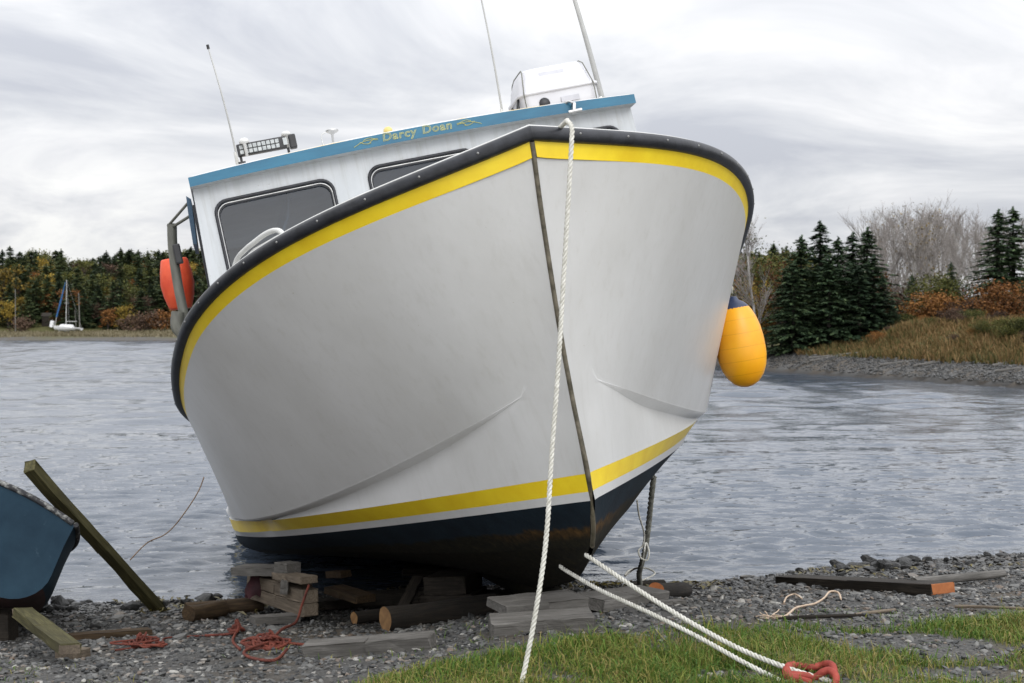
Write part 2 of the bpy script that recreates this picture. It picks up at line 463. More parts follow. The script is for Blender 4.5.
def height(x, y):
    x = np.asarray(x, float); y = np.asarray(y, float)
    d = np.interp(x, SHX, SHY) - y + 0.10 * wob(x, y, 2.3) + 0.05 * wob(x, y, 6.1, 2)
    near = np.where(d > 0, 0.5 * sstep(-0.6, np.interp(x, [-2, -.8, .2, .8, 2.5], [6.3, 5.8, 4.0, 4.2, 5.6]), d) * 1.02 - 0.012, np.maximum(d * 0.10 - 0.012, -0.9))
    near = near + np.where(d > 0, 0.018 * wob(x, y, 4.3, 1) + 0.010 * wob(x, y, 11, 3), 0) * sstep(0, 0.5, d)
    near = near + 0.25 * sstep(0, -12, y)
    r = np.hypot(x, y); az = np.degrees(np.arctan2(x, y))
    e = r - np.interp(az, AZ, RS) + (wob(x, y, 0.23, 1) * 1.0 + wob(x, y, 0.07, 2) * 2.0) * np.clip(r / 80, 0.2, 2.5)
    right = sstep(2, 9, az)
    bank = sstep(13.6, 16.2, az)
    far = np.where(e < 0, np.maximum(e * 0.08, -0.9), 0)
    bw = np.where(right > 0.5, 4.8, 7.0)
    beach = 0.8 * sstep(-0.5, 1, e / bw) - 0.05
    beach = beach + (0.25 * (1 - right) + 0.10 * right) * sstep(0.9, 1.6, e / bw)
    hb = beach + right * (0.35 + 1.0 * bank) * sstep(5.0, 14.5, e) + right * 2.2 * sstep(18, 70, e) + (1 - right) * 10.5 * sstep(10, 90, e) + 6 * sstep(100, 700, e)
    hb = hb + 0.15 * wob(x, y, 0.5, 4) * sstep(8, 14, e)
    far = np.where(e >= 0, hb, far)
    return np.where(d > -4, near, np.maximum(np.where(r > 22, far, -0.9), -0.9))


def gz(x, y):
    return float(height(np.array([x]), np.array([y]))[0])


def ground_at(px, py):
    """where the sight line of a pixel meets the near beach"""
    k = (py - YH) / F; d = 7.0
    for _ in range(60):
        z = gz((px - 512) / F * d, d)
        d = 0.5 * d + 0.5 * (CZ - z) / k
    return Vector(((px - 512) / F * d, d, gz((px - 512) / F * d, d)))


def polar(rs, azs):
    R, A = np.meshgrid(rs, np.radians(azs), indexing='ij')
    return R * np.sin(A), R * np.cos(A)


def grid_faces(a, b, wrap=False):
    i, j = np.meshgrid(np.arange(a - 1), np.arange(b if wrap else b - 1), indexing='ij')
    k = (j + 1) % b
    return np.stack([i * b + j, i * b + k, (i + 1) * b + k, (i + 1) * b + j], -1).reshape(-1, 4)


def make_ground():
    rs = np.concatenate([[0.3, 1, 2, 3], 4 * 1.022 ** np.arange(310)])
    rs = rs[rs < 3200]
    fine = np.arange(-40, 40, 0.45); coarse = np.arange(40, 320, 3.0)
    azs = np.concatenate([fine, coarse])
    X, Y = polar(rs, azs)
    Z = height(X, Y)
    V = np.column_stack([X.ravel(), Y.ravel(), Z.ravel()])
    m, nt, b = new_mat('shore_ground')
    nz = noise(nt, 9, 6, 0.7, coord='Object'); nz2 = noise(nt, 1.2, 4); nz3 = noise(nt, 55, 5, 0.7)
    geo = nt.nodes.new('ShaderNodeTexCoord'); sx = nt.nodes.new('ShaderNodeSeparateXYZ'); nt.links.new(geo.outputs['Object'], sx.inputs[0])
    gravel = ramp(nt, nz3, [(0.3, (0.030, 0.030, 0.030)), (0.5, (0.075, 0.073, 0.07)), (0.7, (0.13, 0.125, 0.115))])
    soil = ramp(nt, nz3, [(0.3, (0.040, 0.030, 0.020)), (0.7, (0.115, 0.09, 0.062))])
    turf = ramp(nt, nz, [(0.3, (0.035, 0.045, 0.012)), (0.6, (0.10, 0.09, 0.03)), (0.8, (0.16, 0.12, 0.05))])
    land = mixc(nt, ramp(nt, nz2, [(0.45, (0, 0, 0)), (0.6, (0.7, 0.7, 0.7))]), gravel, soil)
    at_ = nt.nodes.new('ShaderNodeAttribute'); at_.attribute_name = 'turf'
    c = mixc(nt, at_.outputs['Fac'], land, turf)
    bounce_at = nt.nodes.new('ShaderNodeAttribute'); bounce_at.attribute_name = 'bounce_patch'
    c = mixc(nt, bounce_at.outputs['Fac'], c, ramp(nt, nz3, [(0.3, (0.46, 0.45, 0.43)), (0.7, (0.62, 0.61, 0.58))]))  # unseen pale ground behind the camera, added to bounce light onto the hull
    wt = nt.nodes.new('ShaderNodeMapRange'); wt.inputs[1].default_value = 0.22; wt.inputs[2].default_value = 0.03
    wt.inputs[3].default_value = 0; wt.inputs[4].default_value = 1
    nt.links.new(sx.outputs['Z'], wt.inputs[0])
    c = mixc(nt, wt.outputs[0], c, mixc(nt, 1.0, c, (0.4, 0.4, 0.4), 'MULTIPLY'))
    nt.links.new(c, b.inputs['Base Color']); b.inputs['Roughness'].default_value = 0.85
    b.inputs['Specular IOR Level'].default_value = 0.25
    bump(nt, b, nz3, 0.6, 0.02)
    r = np.hypot(X, Y); az = np.degrees(np.arctan2(X, Y)); e = r - np.interp(az, AZ, RS)
    turf = np.where(r > 22, sstep(5, 8, e), 0) * 1.0
    turf = np.maximum(turf, grass_mask(X, Y) * (r < 22) * 0.5)
    o = np_mesh('ground', V, grid_faces(len(rs), len(azs), True), m, smooth=True, attr=('turf', turf.ravel()))
    bounce_v = (sstep(5.0, 4.2, Y + .25 * wob(X, Y, 1.7, 3)) * (r < 40)).ravel()  # extent of the added reflector ground, out of view
    at2 = o.data.attributes.new('bounce_patch', 'FLOAT', 'POINT'); at2.data.foreach_set('value', bounce_v.astype(np.float32))
    tag(o, kind='structure')


def grass_mask(X, Y):
    edge = np.interp(X, [-3, -1.2, -0.82, -0.33, -0.06, .44, .96, 1.83, 2.8, 5, 9], [4.2, 5.5, 5.93, 6.33, 6.62, 6.80, 7.0, 7.33, 7.65, 8.0, 8.5])
    edge = edge + 0.16 * wob(X, Y, 4.4, 5) + 0.09 * wob(X, Y, 12, 6)
    m = sstep(-0.16, 0.34, edge - Y)
    for cx, cy, a, b_, rot in ((1.95, 6.75, 0.55, 0.30, -0.5), (2.05, 6.1, 0.36, 0.18, -0.2), (0.95, 6.02, 0.22, 0.12, 0.1), (0.65, 6.55, 0.13, 0.06, 0), (0.2, 6.05, 0.12, .05, 0), (1.30, 5.93, 0.20, .12, 0)):
        dx, dy = X - cx, Y - cy; c, s = math.cos(rot), math.sin(rot)
        q = ((dx * c + dy * s) / a) ** 2 + ((-dx * s + dy * c) / b_) ** 2 + 0.35 * wob(X, Y, 9, 7)
        m = m * sstep(0.6, 1.25, q)
    return m


make_ground()


def make_water():
    rs = 7.5 * 1.0034 ** np.arange(1250); rs = rs[rs < 420]
    azs = np.linspace(-31, 31, 880)
    X, Y = polar(rs, azs)
    Z = np.zeros_like(X); g = np.random.default_rng(5)
    dr = (rs * 0.0034)[:, None]
    for k in range(84):
        lam = 0.15 * (3.0 ** g.random()) if k < 70 else g.uniform(0.9, 2.6); th = g.normal(0.12, 0.27)
        kx, ky = math.sin(th) * 2 * math.pi / lam, -math.cos(th) * 2 * math.pi / lam
        amp = 0.0098 * lam if k < 70 else 0.0022 * lam ** 0.5
        amp = amp * np.clip((lam / dr - 3.0) / 3.0, 0, 1)
        ph = g.random() * 6.28
        q = kx * X + ky * Y + ph + 0.5 * np.sin(0.21 * X + 0.17 * Y + k)
        Z += amp * (np.sin(q) + 0.32 * np.sin(2 * q + 1.2))
    RR = np.hypot(X, Y)
    for k in range(70):
        lam = g.uniform(0.8, 2.6) if k < 40 else g.uniform(3.5, 9); th = g.normal(0.1, 0.45)
        kx, ky = math.sin(th) * 2 * math.pi / lam, -math.cos(th) * 2 * math.pi / lam
        amp = 0.0042 * lam * (sstep(16, 42, RR) if k < 40 else sstep(70, 150, RR)) * np.clip((lam / dr - 3.0) / 3.0, 0, 1)
        Z += amp * np.sin(kx * X + ky * Y + g.random() * 6.28 + 0.7 * np.sin(0.13 * X + 0.11 * Y + k))
    Z *= 1 - 0.8 * sstep(-12, -2, RR - np.interp(np.degrees(np.arctan2(X, Y)), AZ, RS))      # calmer under the far shore
    Z *= sstep(-0.1, 1.6, Y - np.interp(X, SHX, SHY)) * 0.85 + 0.15
    V = [np.column_stack([X.ravel(), Y.ravel(), Z.ravel()])]
    Fs = [grid_faces(len(rs), len(azs))]
    n = len(V[0])
    # the rest of the bay, coarser
    for (r0, r1, a0, a1, nr, na) in ((rs[-1], 4000, -31, 31, 24, 40), (2, 4000, 31, 120, 40, 60), (2, 4000, -120, -31, 40, 60)):
        R = np.geomspace(r0, r1, nr); x, y = polar(R, np.linspace(a0, a1, na))
        V.append(np.column_stack([x.ravel(), y.ravel(), np.zeros(x.size)])); Fs.append(grid_faces(nr, na) + n); n += x.size
    m, nt, b = new_mat('bay_water')
    b.inputs['Base Color'].default_value = (0.052, 0.067, 0.090, 1)
    b.inputs['Roughness'].default_value = 0.07
    b.inputs['IOR'].default_value = 1.5
    b.inputs['Specular IOR Level'].default_value = 0.5
    n1 = noise(nt, 3.2, 3, 0.6, (0.55, 1.25, 1)); n2 = noise(nt, 11, 3, 0.6, (0.6, 1.2, 1)); n3 = noise(nt, 0.6, 3, 0.55, (0.5, 1.3, 1))
    s = nt.nodes.new('ShaderNodeMath'); s.operation = 'MULTIPLY_ADD'; s.inputs[1].default_value = 0.30
    nt.links.new(n2, s.inputs[0]); nt.links.new(n1, s.inputs[2])
    s2 = nt.nodes.new('ShaderNodeMath'); s2.operation = 'MULTIPLY_ADD'; s2.inputs[1].default_value = 0.35
    nt.links.new(n3, s2.inputs[0]); nt.links.new(s.outputs[0], s2.inputs[2])
    n4 = noise(nt, 0.16, 4, 0.65, (0.7, 1.0, 1)); s3 = nt.nodes.new('ShaderNodeMath'); s3.operation = 'MULTIPLY_ADD'; s3.inputs[1].default_value = 7.0
    nt.links.new(n4, s3.inputs[0]); nt.links.new(s2.outputs[0], s3.inputs[2])
    bump(nt, b, s3.outputs[0], 1.0, 0.028)
    tcw = nt.nodes.new('ShaderNodeTexCoord'); sxw = nt.nodes.new('ShaderNodeSeparateXYZ'); nt.links.new(tcw.outputs['Object'], sxw.inputs[0])
    rg = nt.nodes.new('ShaderNodeValToRGB'); mrw = nt.nodes.new('ShaderNodeMapRange'); mrw.inputs[1].default_value = 10; mrw.inputs[2].default_value = 210
    nt.links.new(sxw.outputs['Y'], mrw.inputs[0]); nt.links.new(mrw.outputs[0], rg.inputs['Fac'])
    ee = rg.color_ramp.elements; ee[0].color = (.035, .035, .035, 1); ee[1].color = (.14, .14, .14, 1); q_ = ee.new(.25); q_.color = (.07, .07, .07, 1)
    nt.links.new(rg.outputs['Color'], b.inputs['Roughness'])
    o = np_mesh('water', np.vstack(V), np.vstack(Fs), m, smooth=True)
    tag(o, kind='structure')


make_water()


# ----------------------------------------------------------------------------- stones and grass
def ico_sphere(sub):
    bm = bmesh.new(); bmesh.ops.create_icosphere(bm, subdivisions=sub, radius=1)
    bm.verts.index_update()
    V = np.array([v.co[:] for v in bm.verts]); Fc = np.array([[v.index for v in f.verts] for f in bm.faces]); bm.free()
    return V, Fc


def rot_mats(n, g, tilt=0.5):
    a = g.random(n) * 2 * math.pi; t = g.normal(0, tilt, n); ax = g.random(n) * 2 * math.pi
    ca, sa = np.cos(a), np.sin(a)
    Rz = np.zeros((n, 3, 3)); Rz[:, 0, 0] = ca; Rz[:, 0, 1] = -sa; Rz[:, 1, 0] = sa; Rz[:, 1, 1] = ca; Rz[:, 2, 2] = 1
    u = np.stack([np.cos(ax), np.sin(ax), np.zeros(n)], 1)
    K = np.zeros((n, 3, 3)); K[:, 0, 2] = u[:, 1]; K[:, 1, 2] = -u[:, 0]; K[:, 2, 0] = -u[:, 1]; K[:, 2, 1] = u[:, 0]
    R = np.eye(3)[None] + np.sin(t)[:, None, None] * K + (1 - np.cos(t))[:, None, None] * (K @ K)
    return R @ Rz


def make_stones():
    g = np.random.default_rng(3)
    V0, F0 = ico_sphere(1)
    V0 = V0[:]; nv = len(V0)
    n = 96000
    X = g.uniform(-5.2, 7.5, n); Y = g.uniform(5.3, 13.4, n)
    d = np.interp(X, SHX, SHY) - Y
    gm = grass_mask(X, Y)
    keep = (d > -0.35) & (np.abs(X) < Y * 0.47 + 0.3) & (g.random(n) > gm * 0.985) & ((d > 0.02) | (g.random(n) < 0.30))
    X, Y, d = X[keep], Y[keep], d[keep]; n = len(X)
    sz = 0.006 + 0.017 * g.random(n) ** 2.4 + 0.014 * sstep(2.6, 0.2, d) * g.random(n) ** 2 + 0.03 * (g.random(n) > 0.990) * sstep(3.4, 2, d)
    sc = np.stack([sz * g.uniform(0.8, 1.5, n), sz * g.uniform(0.6, 1.0, n), sz * g.uniform(0.25, 0.65, n)], 1)
    shape = V0[None] * (1 + g.uniform(-0.24, 0.24, (n, nv, 1)))
    P = np.einsum('nij,nvj->nvi', rot_mats(n, g, 0.35), shape * sc[:, None, :])
    P[..., 0] += X[:, None]; P[..., 1] += Y[:, None]; P[..., 2] += (height(X, Y) + sz * 0.18)[:, None]
    Fc = (F0[None] + (np.arange(n) * nv)[:, None, None]).reshape(-1, 3)
    under = sstep(1.15, .6, np.hypot((X + .30 + .25 * (Y - 8.2)) / 1.25, (Y - 9.4) / 1.8))  # hull footprint, where its shade is painted into the stones
    wet_shade = np.clip(np.maximum(sstep(1.25, 0.35, d), under) + g.normal(0, .12, n), 0, 1)  # truly wet at the waterline, only painted shade under the boat
    o = np_mesh('gravel', P.reshape(-1, 3), Fc, M['stones'], attr=('wet_shade', np.repeat(wet_shade, nv)))
    tag(o, 'grey slate pebbles covering the beach', 'gravel', kind='stuff')
    # the larger rocks along the water's edge
    V1, F1 = ico_sphere(2)
    variants = []
    for k in range(4):
        q = V1 * (1 + 0.45 * np.array([wob(v[0] * 3, v[1] * 3 + v[2] * 2.2, 1.0, k * 1.7) for v in V1]))[:, None]
        variants.append(q * np.array([1, 0.75, 0.55]))
    spots = []
    for px0, px1, n_ in ((6, 235, 34), (605, 700, 8), (720, 1020, 34)):
        spots += [p for p in np.linspace(px0, px1, n_) + g.uniform(-5, 5, n_)]
    extra = [(838, 8), (845, 9), (853, 7), (862, 8), (870, 9), (880, 10), (886, 7), (893, 8), (900, 7), (906, 8), (912, 9), (60, 8), (130, 8), (205, 9), (215, 7)]
    meshes = []
    for i, px in enumerate(spots + [e[0] for e in extra]):
        x_ = (px - 512) / F * 11
        y_ = float(np.interp(x_, SHX, SHY)) - g.uniform(-0.15, 0.55)
        x_ = (px - 512) / F * y_
        s = g.uniform(0.020, 0.052) if i < len(spots) else extra[i - len(spots)][1] * 0.0095
        if i < 4:
            o = np_mesh('shore_rock', variants[i], F1, M['rock']); meshes.append(o.data)
        else:
            o = bpy.data.objects.new('shore_rock', meshes[i % 4]); COL.objects.link(o)
        o.location = (x_, y_, gz(x_, y_) + s * 0.25); o.scale = (s * g.uniform(.8, 1.5), s, s * g.uniform(.7, 1.1)); o.rotation_euler = (g.normal(0, .3), g.normal(0, .3), g.random() * 6.28)
        tag(o, 'dark wetted rock lying at the near water edge', 'rock', 'dark rocks along the near water edge')
    # seaweed strands along the tide line
    mb_v, mb_f = [], []
    n = 2200
    X = g.uniform(-4, 6, n); Y = np.interp(X, SHX, SHY) - np.abs(g.normal(0.45, 0.22, n))
    for x, y in zip(X, Y):
        if wob(np.array(x), np.array(y), 3.0, 9) < 0.15: continue
        a = g.random() * 6.28; l = g.uniform(.02, .06); w = g.uniform(.006, .015); z = gz(x, y) + .015
        c, s = math.cos(a), math.sin(a); o0 = len(mb_v)
        mb_v += [(x - c * l, y - s * l, z), (x + s * w, y - c * w, z + .022), (x + c * l, y + s * l, z + g.uniform(0, .02)), (x - s * w, y + c * w, z + .018)]
        mb_f.append((o0, o0 + 1, o0 + 2, o0 + 3))
    o = np_mesh('seaweed', np.array(mb_v), np.array(mb_f), M['weed'])
    tag(o, 'yellow brown seaweed scattered along the tide line', 'seaweed', kind='stuff')


make_stones()


def make_grass():
    g = np.random.default_rng(8)
    n = 400000
    X = g.uniform(-3.0, 4.6, n); Y = g.uniform(4.9, 8.4, n)
    m = grass_mask(X, Y)
    dens = 0.55 + 0.45 * np.clip(0.5 + 0.8 * wob(X, Y, 3.1, 4), 0, 1)
    keep = (g.random(n) < m * dens * np.clip(.75 + .6 * wob(X, Y, 7.7, 3), .12, 1) + 0.03 * np.clip(wob(X, Y, 3.3, 12) + .2, 0, 1)) & (np.abs(X) < Y * 0.44 + 0.25) & (Y < np.interp(X, SHX, SHY) - 3.2)
    X, Y, m = X[keep], Y[keep], m[keep]; n = len(X)
    hgt = g.gamma(3.2, 0.0098, n) * (0.6 + 0.55 * m) * (1 + 0.4 * wob(X, Y, 2.2, 8)) + 0.012
    tuft = np.exp(-((X - 2.75) ** 2 + (Y - 7.3) ** 2) / 0.05) + 0.8 * np.exp(-((X - 0.95) ** 2 + (Y - 6.98) ** 2) / 0.02)
    hgt *= 1 + 1.1 * tuft
    w = g.uniform(0.0014, 0.0034, n)
    a = g.random(n) * 2 * math.pi; lean = np.abs(g.normal(0.75, 0.45, n)); b = g.random(n) * 2 * math.pi
    base = np.stack([X, Y, height(X, Y) - 0.004], 1)
    side = np.stack([np.cos(a), np.sin(a), np.zeros(n)], 1) * w[:, None]
    ld = np.stack([np.cos(b), np.sin(b), np.zeros(n)], 1)
    mid = base + ld * (hgt * lean * 0.35)[:, None] + np.array([0, 0, 1]) * (hgt * 0.6)[:, None]
    tip = base + ld * (hgt * lean * 1.1)[:, None] + np.array([0, 0, 1]) * (hgt * np.cos(np.clip(lean, 0, 1.2)))[:, None]
    V = np.stack([base - side, base + side, mid + side * .75, mid - side * .75, tip + side * .12, tip - side * .12], 1)
    f = np.array([[0, 1, 2, 3], [3, 2, 4, 5]])
    Fc = (f[None] + (np.arange(n) * 6)[:, None, None]).reshape(-1, 4)
    o = np_mesh('grass', V.reshape(-1, 3), Fc, M['grass'])
    tag(o, 'short green and straw coloured grass in the foreground', 'grass', kind='stuff')


make_grass()
# ----------------------------------------------------------------------------- the fishing boat
# boat frame: xs towards the boat's starboard (image left), y aft, z up; meshes use x = -xs
RB = np.array([[-0.9576649545201725, -0.18267979792733108, -0.2224992726125312], [-0.1972722746106338, 0.9793138660430059, 0.045033337049882986], [-0.20966994194166858, -0.08701978628525331, 0.973892228247585]])
TB = np.array([0.4784945072731139, 7.023592805085657, 0.5434617660292361])
MB4 = Matrix(((-RB[0, 0], RB[0, 1], RB[0, 2], TB[0]), (-RB[1, 0], RB[1, 1], RB[1, 2], TB[1]), (-RB[2, 0], RB[2, 1], RB[2, 2], TB[2]), (0, 0, 0, 1)))
MBI = MB4.inverted()


def L(p):
    return (-p[0], p[1], p[2])


def bl(px, py, axis, val):
    """boat-frame point where a sight line meets the plane axis = val (axis 0 is xs)"""
    d = RB.T @ np.array([(px - 512) / F, 1, (YH - py) / F]); o = RB.T @ (np.array([0, 0, CZ]) - TB)
    return o + (val - o[axis]) / d[axis] * d


def bez(P, u):
    P = np.array(P, float); d = len(P) - 1
    return np.stack([math.comb(d, i) * u ** i * (1 - u) ** (d - i) for i in range(d + 1)], 1) @ P


NU, NX = 64, 14
U = np.linspace(0, 1, NU)
STEMLOW = np.array([(-.307, .755), (-.236, .621), (-.191, .528), (-.131, .459), (-.04, .385), (.088, .317), (.45, .209), (.887, .104), (1.47, .03), (3, 0), (9, -.02)])


def curve(P, end):
    a = bez(P, U)
    b = a[-1] + (np.array(end) - a[-1]) * np.linspace(0, 1, NX + 1)[1:, None]
    return np.vstack([a, b])


TUCK = 2.55
S = curve([[0, -.710, 2.326], [.826, -.431, 2.183], [1.493, .169, 2.229], [1.966, 1.171, 2.071], [2.112, 2.601, 1.64], [1.742, 4.449, 1.029]], [1.70, 8.4, 1.0])
W1 = curve([[0, -.298, .758], [.907, 1.022, .758], [1.554, 2.227, .758], [1.877, 3.37, .758], [1.888, 4.473, .758]], [1.76, 8.4, .758])
W2 = curve([[0, -.280, .669], [.827, 1.032, .669], [1.404, 2.271, .669], [1.786, 3.41, .669], [1.932, 4.467, .669]], [1.75, 8.4, .669])
W3 = curve([[0, -.280, .624], [.781, 1.044, .624], [1.378, 2.27, .624], [1.752, 3.409, .624], [1.873, 4.475, .624]], [1.74, 8.4, .624])
# the knuckle, re-spaced so that its stations run with those of the sheer and the stripe
kf = bez([[0, -.437, 1.266], [1.322, 1.424, .724], [1.963, 3.047, .660], [2.071, 4.158, .856], [1.597, 4.591, 1.127]], np.linspace(0, 1, 400))
kf = kf[kf[:, 1] < 2.75]
kf = np.vstack([kf, [[1.755, 3.3, .80], [1.80, 3.9, .81], [1.82, 4.47, .825]]])
yk = (S[:NU, 1] - S[0, 1]) / (S[NU - 1, 1] - S[0, 1]) * .45 + (W1[:NU, 1] - W1[0, 1]) / (W1[NU - 1, 1] - W1[0, 1]) * .55
yk = -.437 + yk * (4.46 + .437)
K1 = np.column_stack([np.interp(yk, kf[:, 1], kf[:, k]) for k in range(3)])
K1 = np.vstack([K1, K1[-1] + (np.array([1.80, 8.4, .84]) - K1[-1]) * np.linspace(0, 1, NX + 1)[1:, None]])
S[:, 0] -= 0.012 * sstep(1.1, 1.7, S[:, 1]) + 0.22 * sstep(TUCK, TUCK + 1.3, S[:, 1])
for c_ in (S, K1, W1, W2, W3):
    c_[0, 0] = 0.012
us = np.r_[U, np.ones(NX)]
for c_ in (W1, W2, W3):
    c_[:, 0] -= 0.06 * sstep(2.6, 4.2, c_[:, 1])
st = 0.066 * sstep(0.03, 0.30, us)
K2 = K1.copy(); K2[:, 0] -= st; K2[:, 1] += st * 0.25; K2[:, 2] -= 0.030 * sstep(0.03, 0.28, us)
K1L = K1.copy(); K1L[:, 2] -= 0.002 * sstep(0.1, 0.42, us)
aft = sstep(2.0, 2.9, W1[:, 1])
W1[:, 0] = np.where(aft > 0, np.minimum(W1[:, 0], K1[:, 0] - .012 * aft + .3 * (1 - aft)), W1[:, 0])
W2[:, 0] = np.where(aft > 0, np.minimum(W2[:, 0], W1[:, 0] - .012 * aft + .3 * (1 - aft)), W2[:, 0])
W3[:, 0] = np.where(aft > 0, np.minimum(W3[:, 0], W2[:, 0] - .008 * aft + .3 * (1 - aft)), W3[:, 0])
C_ = W3.copy(); C_[:, 0] = W3[:, 0] * (0.74 + 0.16 * sstep(.45, 1, us)); C_[:, 0] = np.maximum(C_[:, 0], 0.012)
C_[:, 1] = W3[:, 1] + 0.235 * (1 - sstep(0, .6, us)); C_[:, 2] = 0.385 + 0.05 * sstep(0.1, 0.7, us)
KL = C_.copy(); KL[:, 0] = 0.045 * sstep(0, 0.12, us) + 0.012; KL[:, 1] = C_[:, 1] + 0.15 + 0.25 * sstep(0, .5, us)
KL[-1, 1] = 8.4
KL[:, 2] = np.interp(KL[:, 1], STEMLOW[:, 0], STEMLOW[:, 1])


def between(a, b, n, skip=False):
    t = np.linspace(0, 1, n + 1)
    return [a + (b - a) * k for k in t]


boat = empty('fishing_boat', MB4)
tag(boat, 'white fishing boat with yellow stripes, blue roof trim, heeled over on the beach', 'boat')


def side(A, sgn):
    B_ = np.array(A, float).copy(); B_[..., 0] *= -sgn      # sgn +1 = starboard
    return B_


def make_hull():
    mb = MB()
    dSK = np.linalg.norm(K1 - S, axis=1)[:, None]
    Y2 = S + (K1 - S) * (0.078 / dSK)
    mid = between(Y2, K1, 10)
    bil = []
    for t in np.linspace(0, 1, 6):                       # rounded turn from the boot-top into the bottom
        q = W3 + (C_ - W3) * t
        q = q.copy(); q[:, 0] += 0.06 * math.sin(math.pi * t) * sstep(0.55, 0.95, us)
        bil.append(q)
    def toward(p, q, d):
        v = q - p
        return p + v / (np.linalg.norm(v, axis=1)[:, None] + 1e-9) * np.minimum(d, np.linalg.norm(v, axis=1) * .45)[:, None]
    ka, kb = toward(K1, Y2, np.full(len(K1), .022)), toward(K2, W1, np.full(len(K1), .085))
    skin = between(Y2, ka, 9) + [toward(K1, Y2, np.full(len(K1), .003)), K1, K1L, K2, toward(K2, W1, np.full(len(K1), .004)), kb] + between(kb, W1, 5)[1:]
    skin = np.array(skin)
    wsm = (1 - sstep(0.025, 0.085, us))[None, :, None]
    for _ in range(26):                                  # the knuckle fades out towards the stem
        sm = skin.copy(); sm[1:-1] = (skin[:-2] + skin[2:]) / 2
        skin = skin + (sm - skin) * wsm * .9
    zst = np.array([2.33, 2.035, 1.80, 1.556, 1.354, 1.10, .92, .755]); yst = np.array([-.71, -.590, -.512, -.437, -.385, -.34, -.325, -.298])
    dy = np.interp(skin[:, 0, 2], zst[::-1], yst[::-1]) - skin[:, 0, 1]
    skin[:, :, 1] += dy[:, None] * (1 - sstep(0.0, 0.16, us))[None]
    skin[:, 0, 0] = 0.012
    for sg in (1, -1):
        mb.grid(side([S, S + (Y2 - S) * .5, Y2], sg), 1)
        mb.grid(side(skin, sg), 0)
        mb.grid(side(between(W1, W2, 2), sg), 1)
        mb.grid(side(between(W2, W3, 2), sg), 0)
        mb.grid(side(bil, sg), 2)
        mb.grid(side(between(C_, KL, 6), sg), 2)
    mb.grid([side(KL, 1), side(KL, -1)], 2)
    stern = [S[-1], K1[-1], W1[-1], W3[-1], C_[-1], KL[-1]]
    tr = [L(p) for p in stern] + [(p[0], p[1], p[2]) for p in stern[::-1]]
    mb.add(tr, [tuple(range(len(tr)))], 0, False)
    return mb.build('hull', [M['hull'], M['hull_yellow'], M['bottom']], boat)


hull = make_hull()

# deck
mb = MB()
dk = []
for t in np.linspace(-1, 1, 13):
    q = S.copy(); q[:, 0] = S[:, 0] * t * 0.985; q[:, 2] = S[:, 2] + 0.050 + 0.03 * (1 - t * t)
    q[:, 1] = S[:, 1] + 0.012
    dk.append(q * np.array([-1, 1, 1]))
mb.grid(dk, 0)
mb.build('deck', M['cap_white'], boat)

# black rubber guard along the sheer with a white edge above it
def outward(A):
    T = np.gradient(A, axis=0); T[:, 2] = 0
    Nn = np.stack([-T[:, 1], T[:, 0], 0 * T[:, 0]], 1) * -1
    Nn /= np.linalg.norm(Nn, axis=1)[:, None] + 1e-9
    return np.where((Nn[:, :1] < 0) & (np.abs(Nn[:, :1]) > 0.5), -Nn, Nn)


on = outward(S)
on[:, 0] = np.abs(on[:, 0]); 
prof = [(-0.01, -0.002), (0.022, -0.002), (0.036, 0.008), (0.043, 0.026), (0.042, 0.046), (0.034, 0.060), (0.020, 0.067), (-0.02, 0.069)]
gm, cap_ = MB(), MB()
for sg in (1, -1):
    rows = []
    for o_, h_ in prof:
        q = S + on * o_; q[:, 2] += h_; q[0, 0] = 0.0; q[0, 1] = S[0, 1] - max(o_, 0) * 1.0
        rows.append(side(q, sg))
    gm.grid(rows, 0)
    rows = []
    for o_, h_ in [(0.013, 0.066), (0.010, 0.074), (-0.03, 0.076), (-0.045, 0.06)]:
        q = S + on * o_; q[:, 2] += h_; q[0, 0] = 0.0; q[0, 1] = S[0, 1] - o_
        rows.append(side(q, sg))
    cap_.grid(rows, 0)
guard = gm.build('rub_rail', M['rubber'], boat)
cap_.build('rail_cap', M['cap_white'], boat)
# bolts in the guard
bolt = None
dS = np.r_[0, np.cumsum(np.linalg.norm(np.diff(S, axis=0), axis=1))]
for sg in (1, -1):
    for s_ in np.arange(0.24, 5.6, 0.30):
        p = np.array([np.interp(s_, dS, S[:, k]) for k in range(3)]); n_ = np.array([np.interp(s_, dS, on[:, k]) for k in range(3)])
        p = p + n_ * 0.044; p[2] += 0.034
        if bolt is None:
            b_ = MB(); b_.lathe([(0.0, 0.004), (0.0045, 0.003), (0.0065, 0.0), (0.0065, -0.004)], 0, 10)
            o = bolt = b_.build('bolt', M['bolt'], guard)
        else:
            o = bolt.copy(); COL.objects.link(o); o.parent = guard
        v = Vector((-sg * n_[0], n_[1], 0.0)).normalized()
        o.matrix_local = Matrix.Translation((-sg * p[0], p[1], p[2])) @ v.to_track_quat('Z', 'Y').to_matrix().to_4x4()

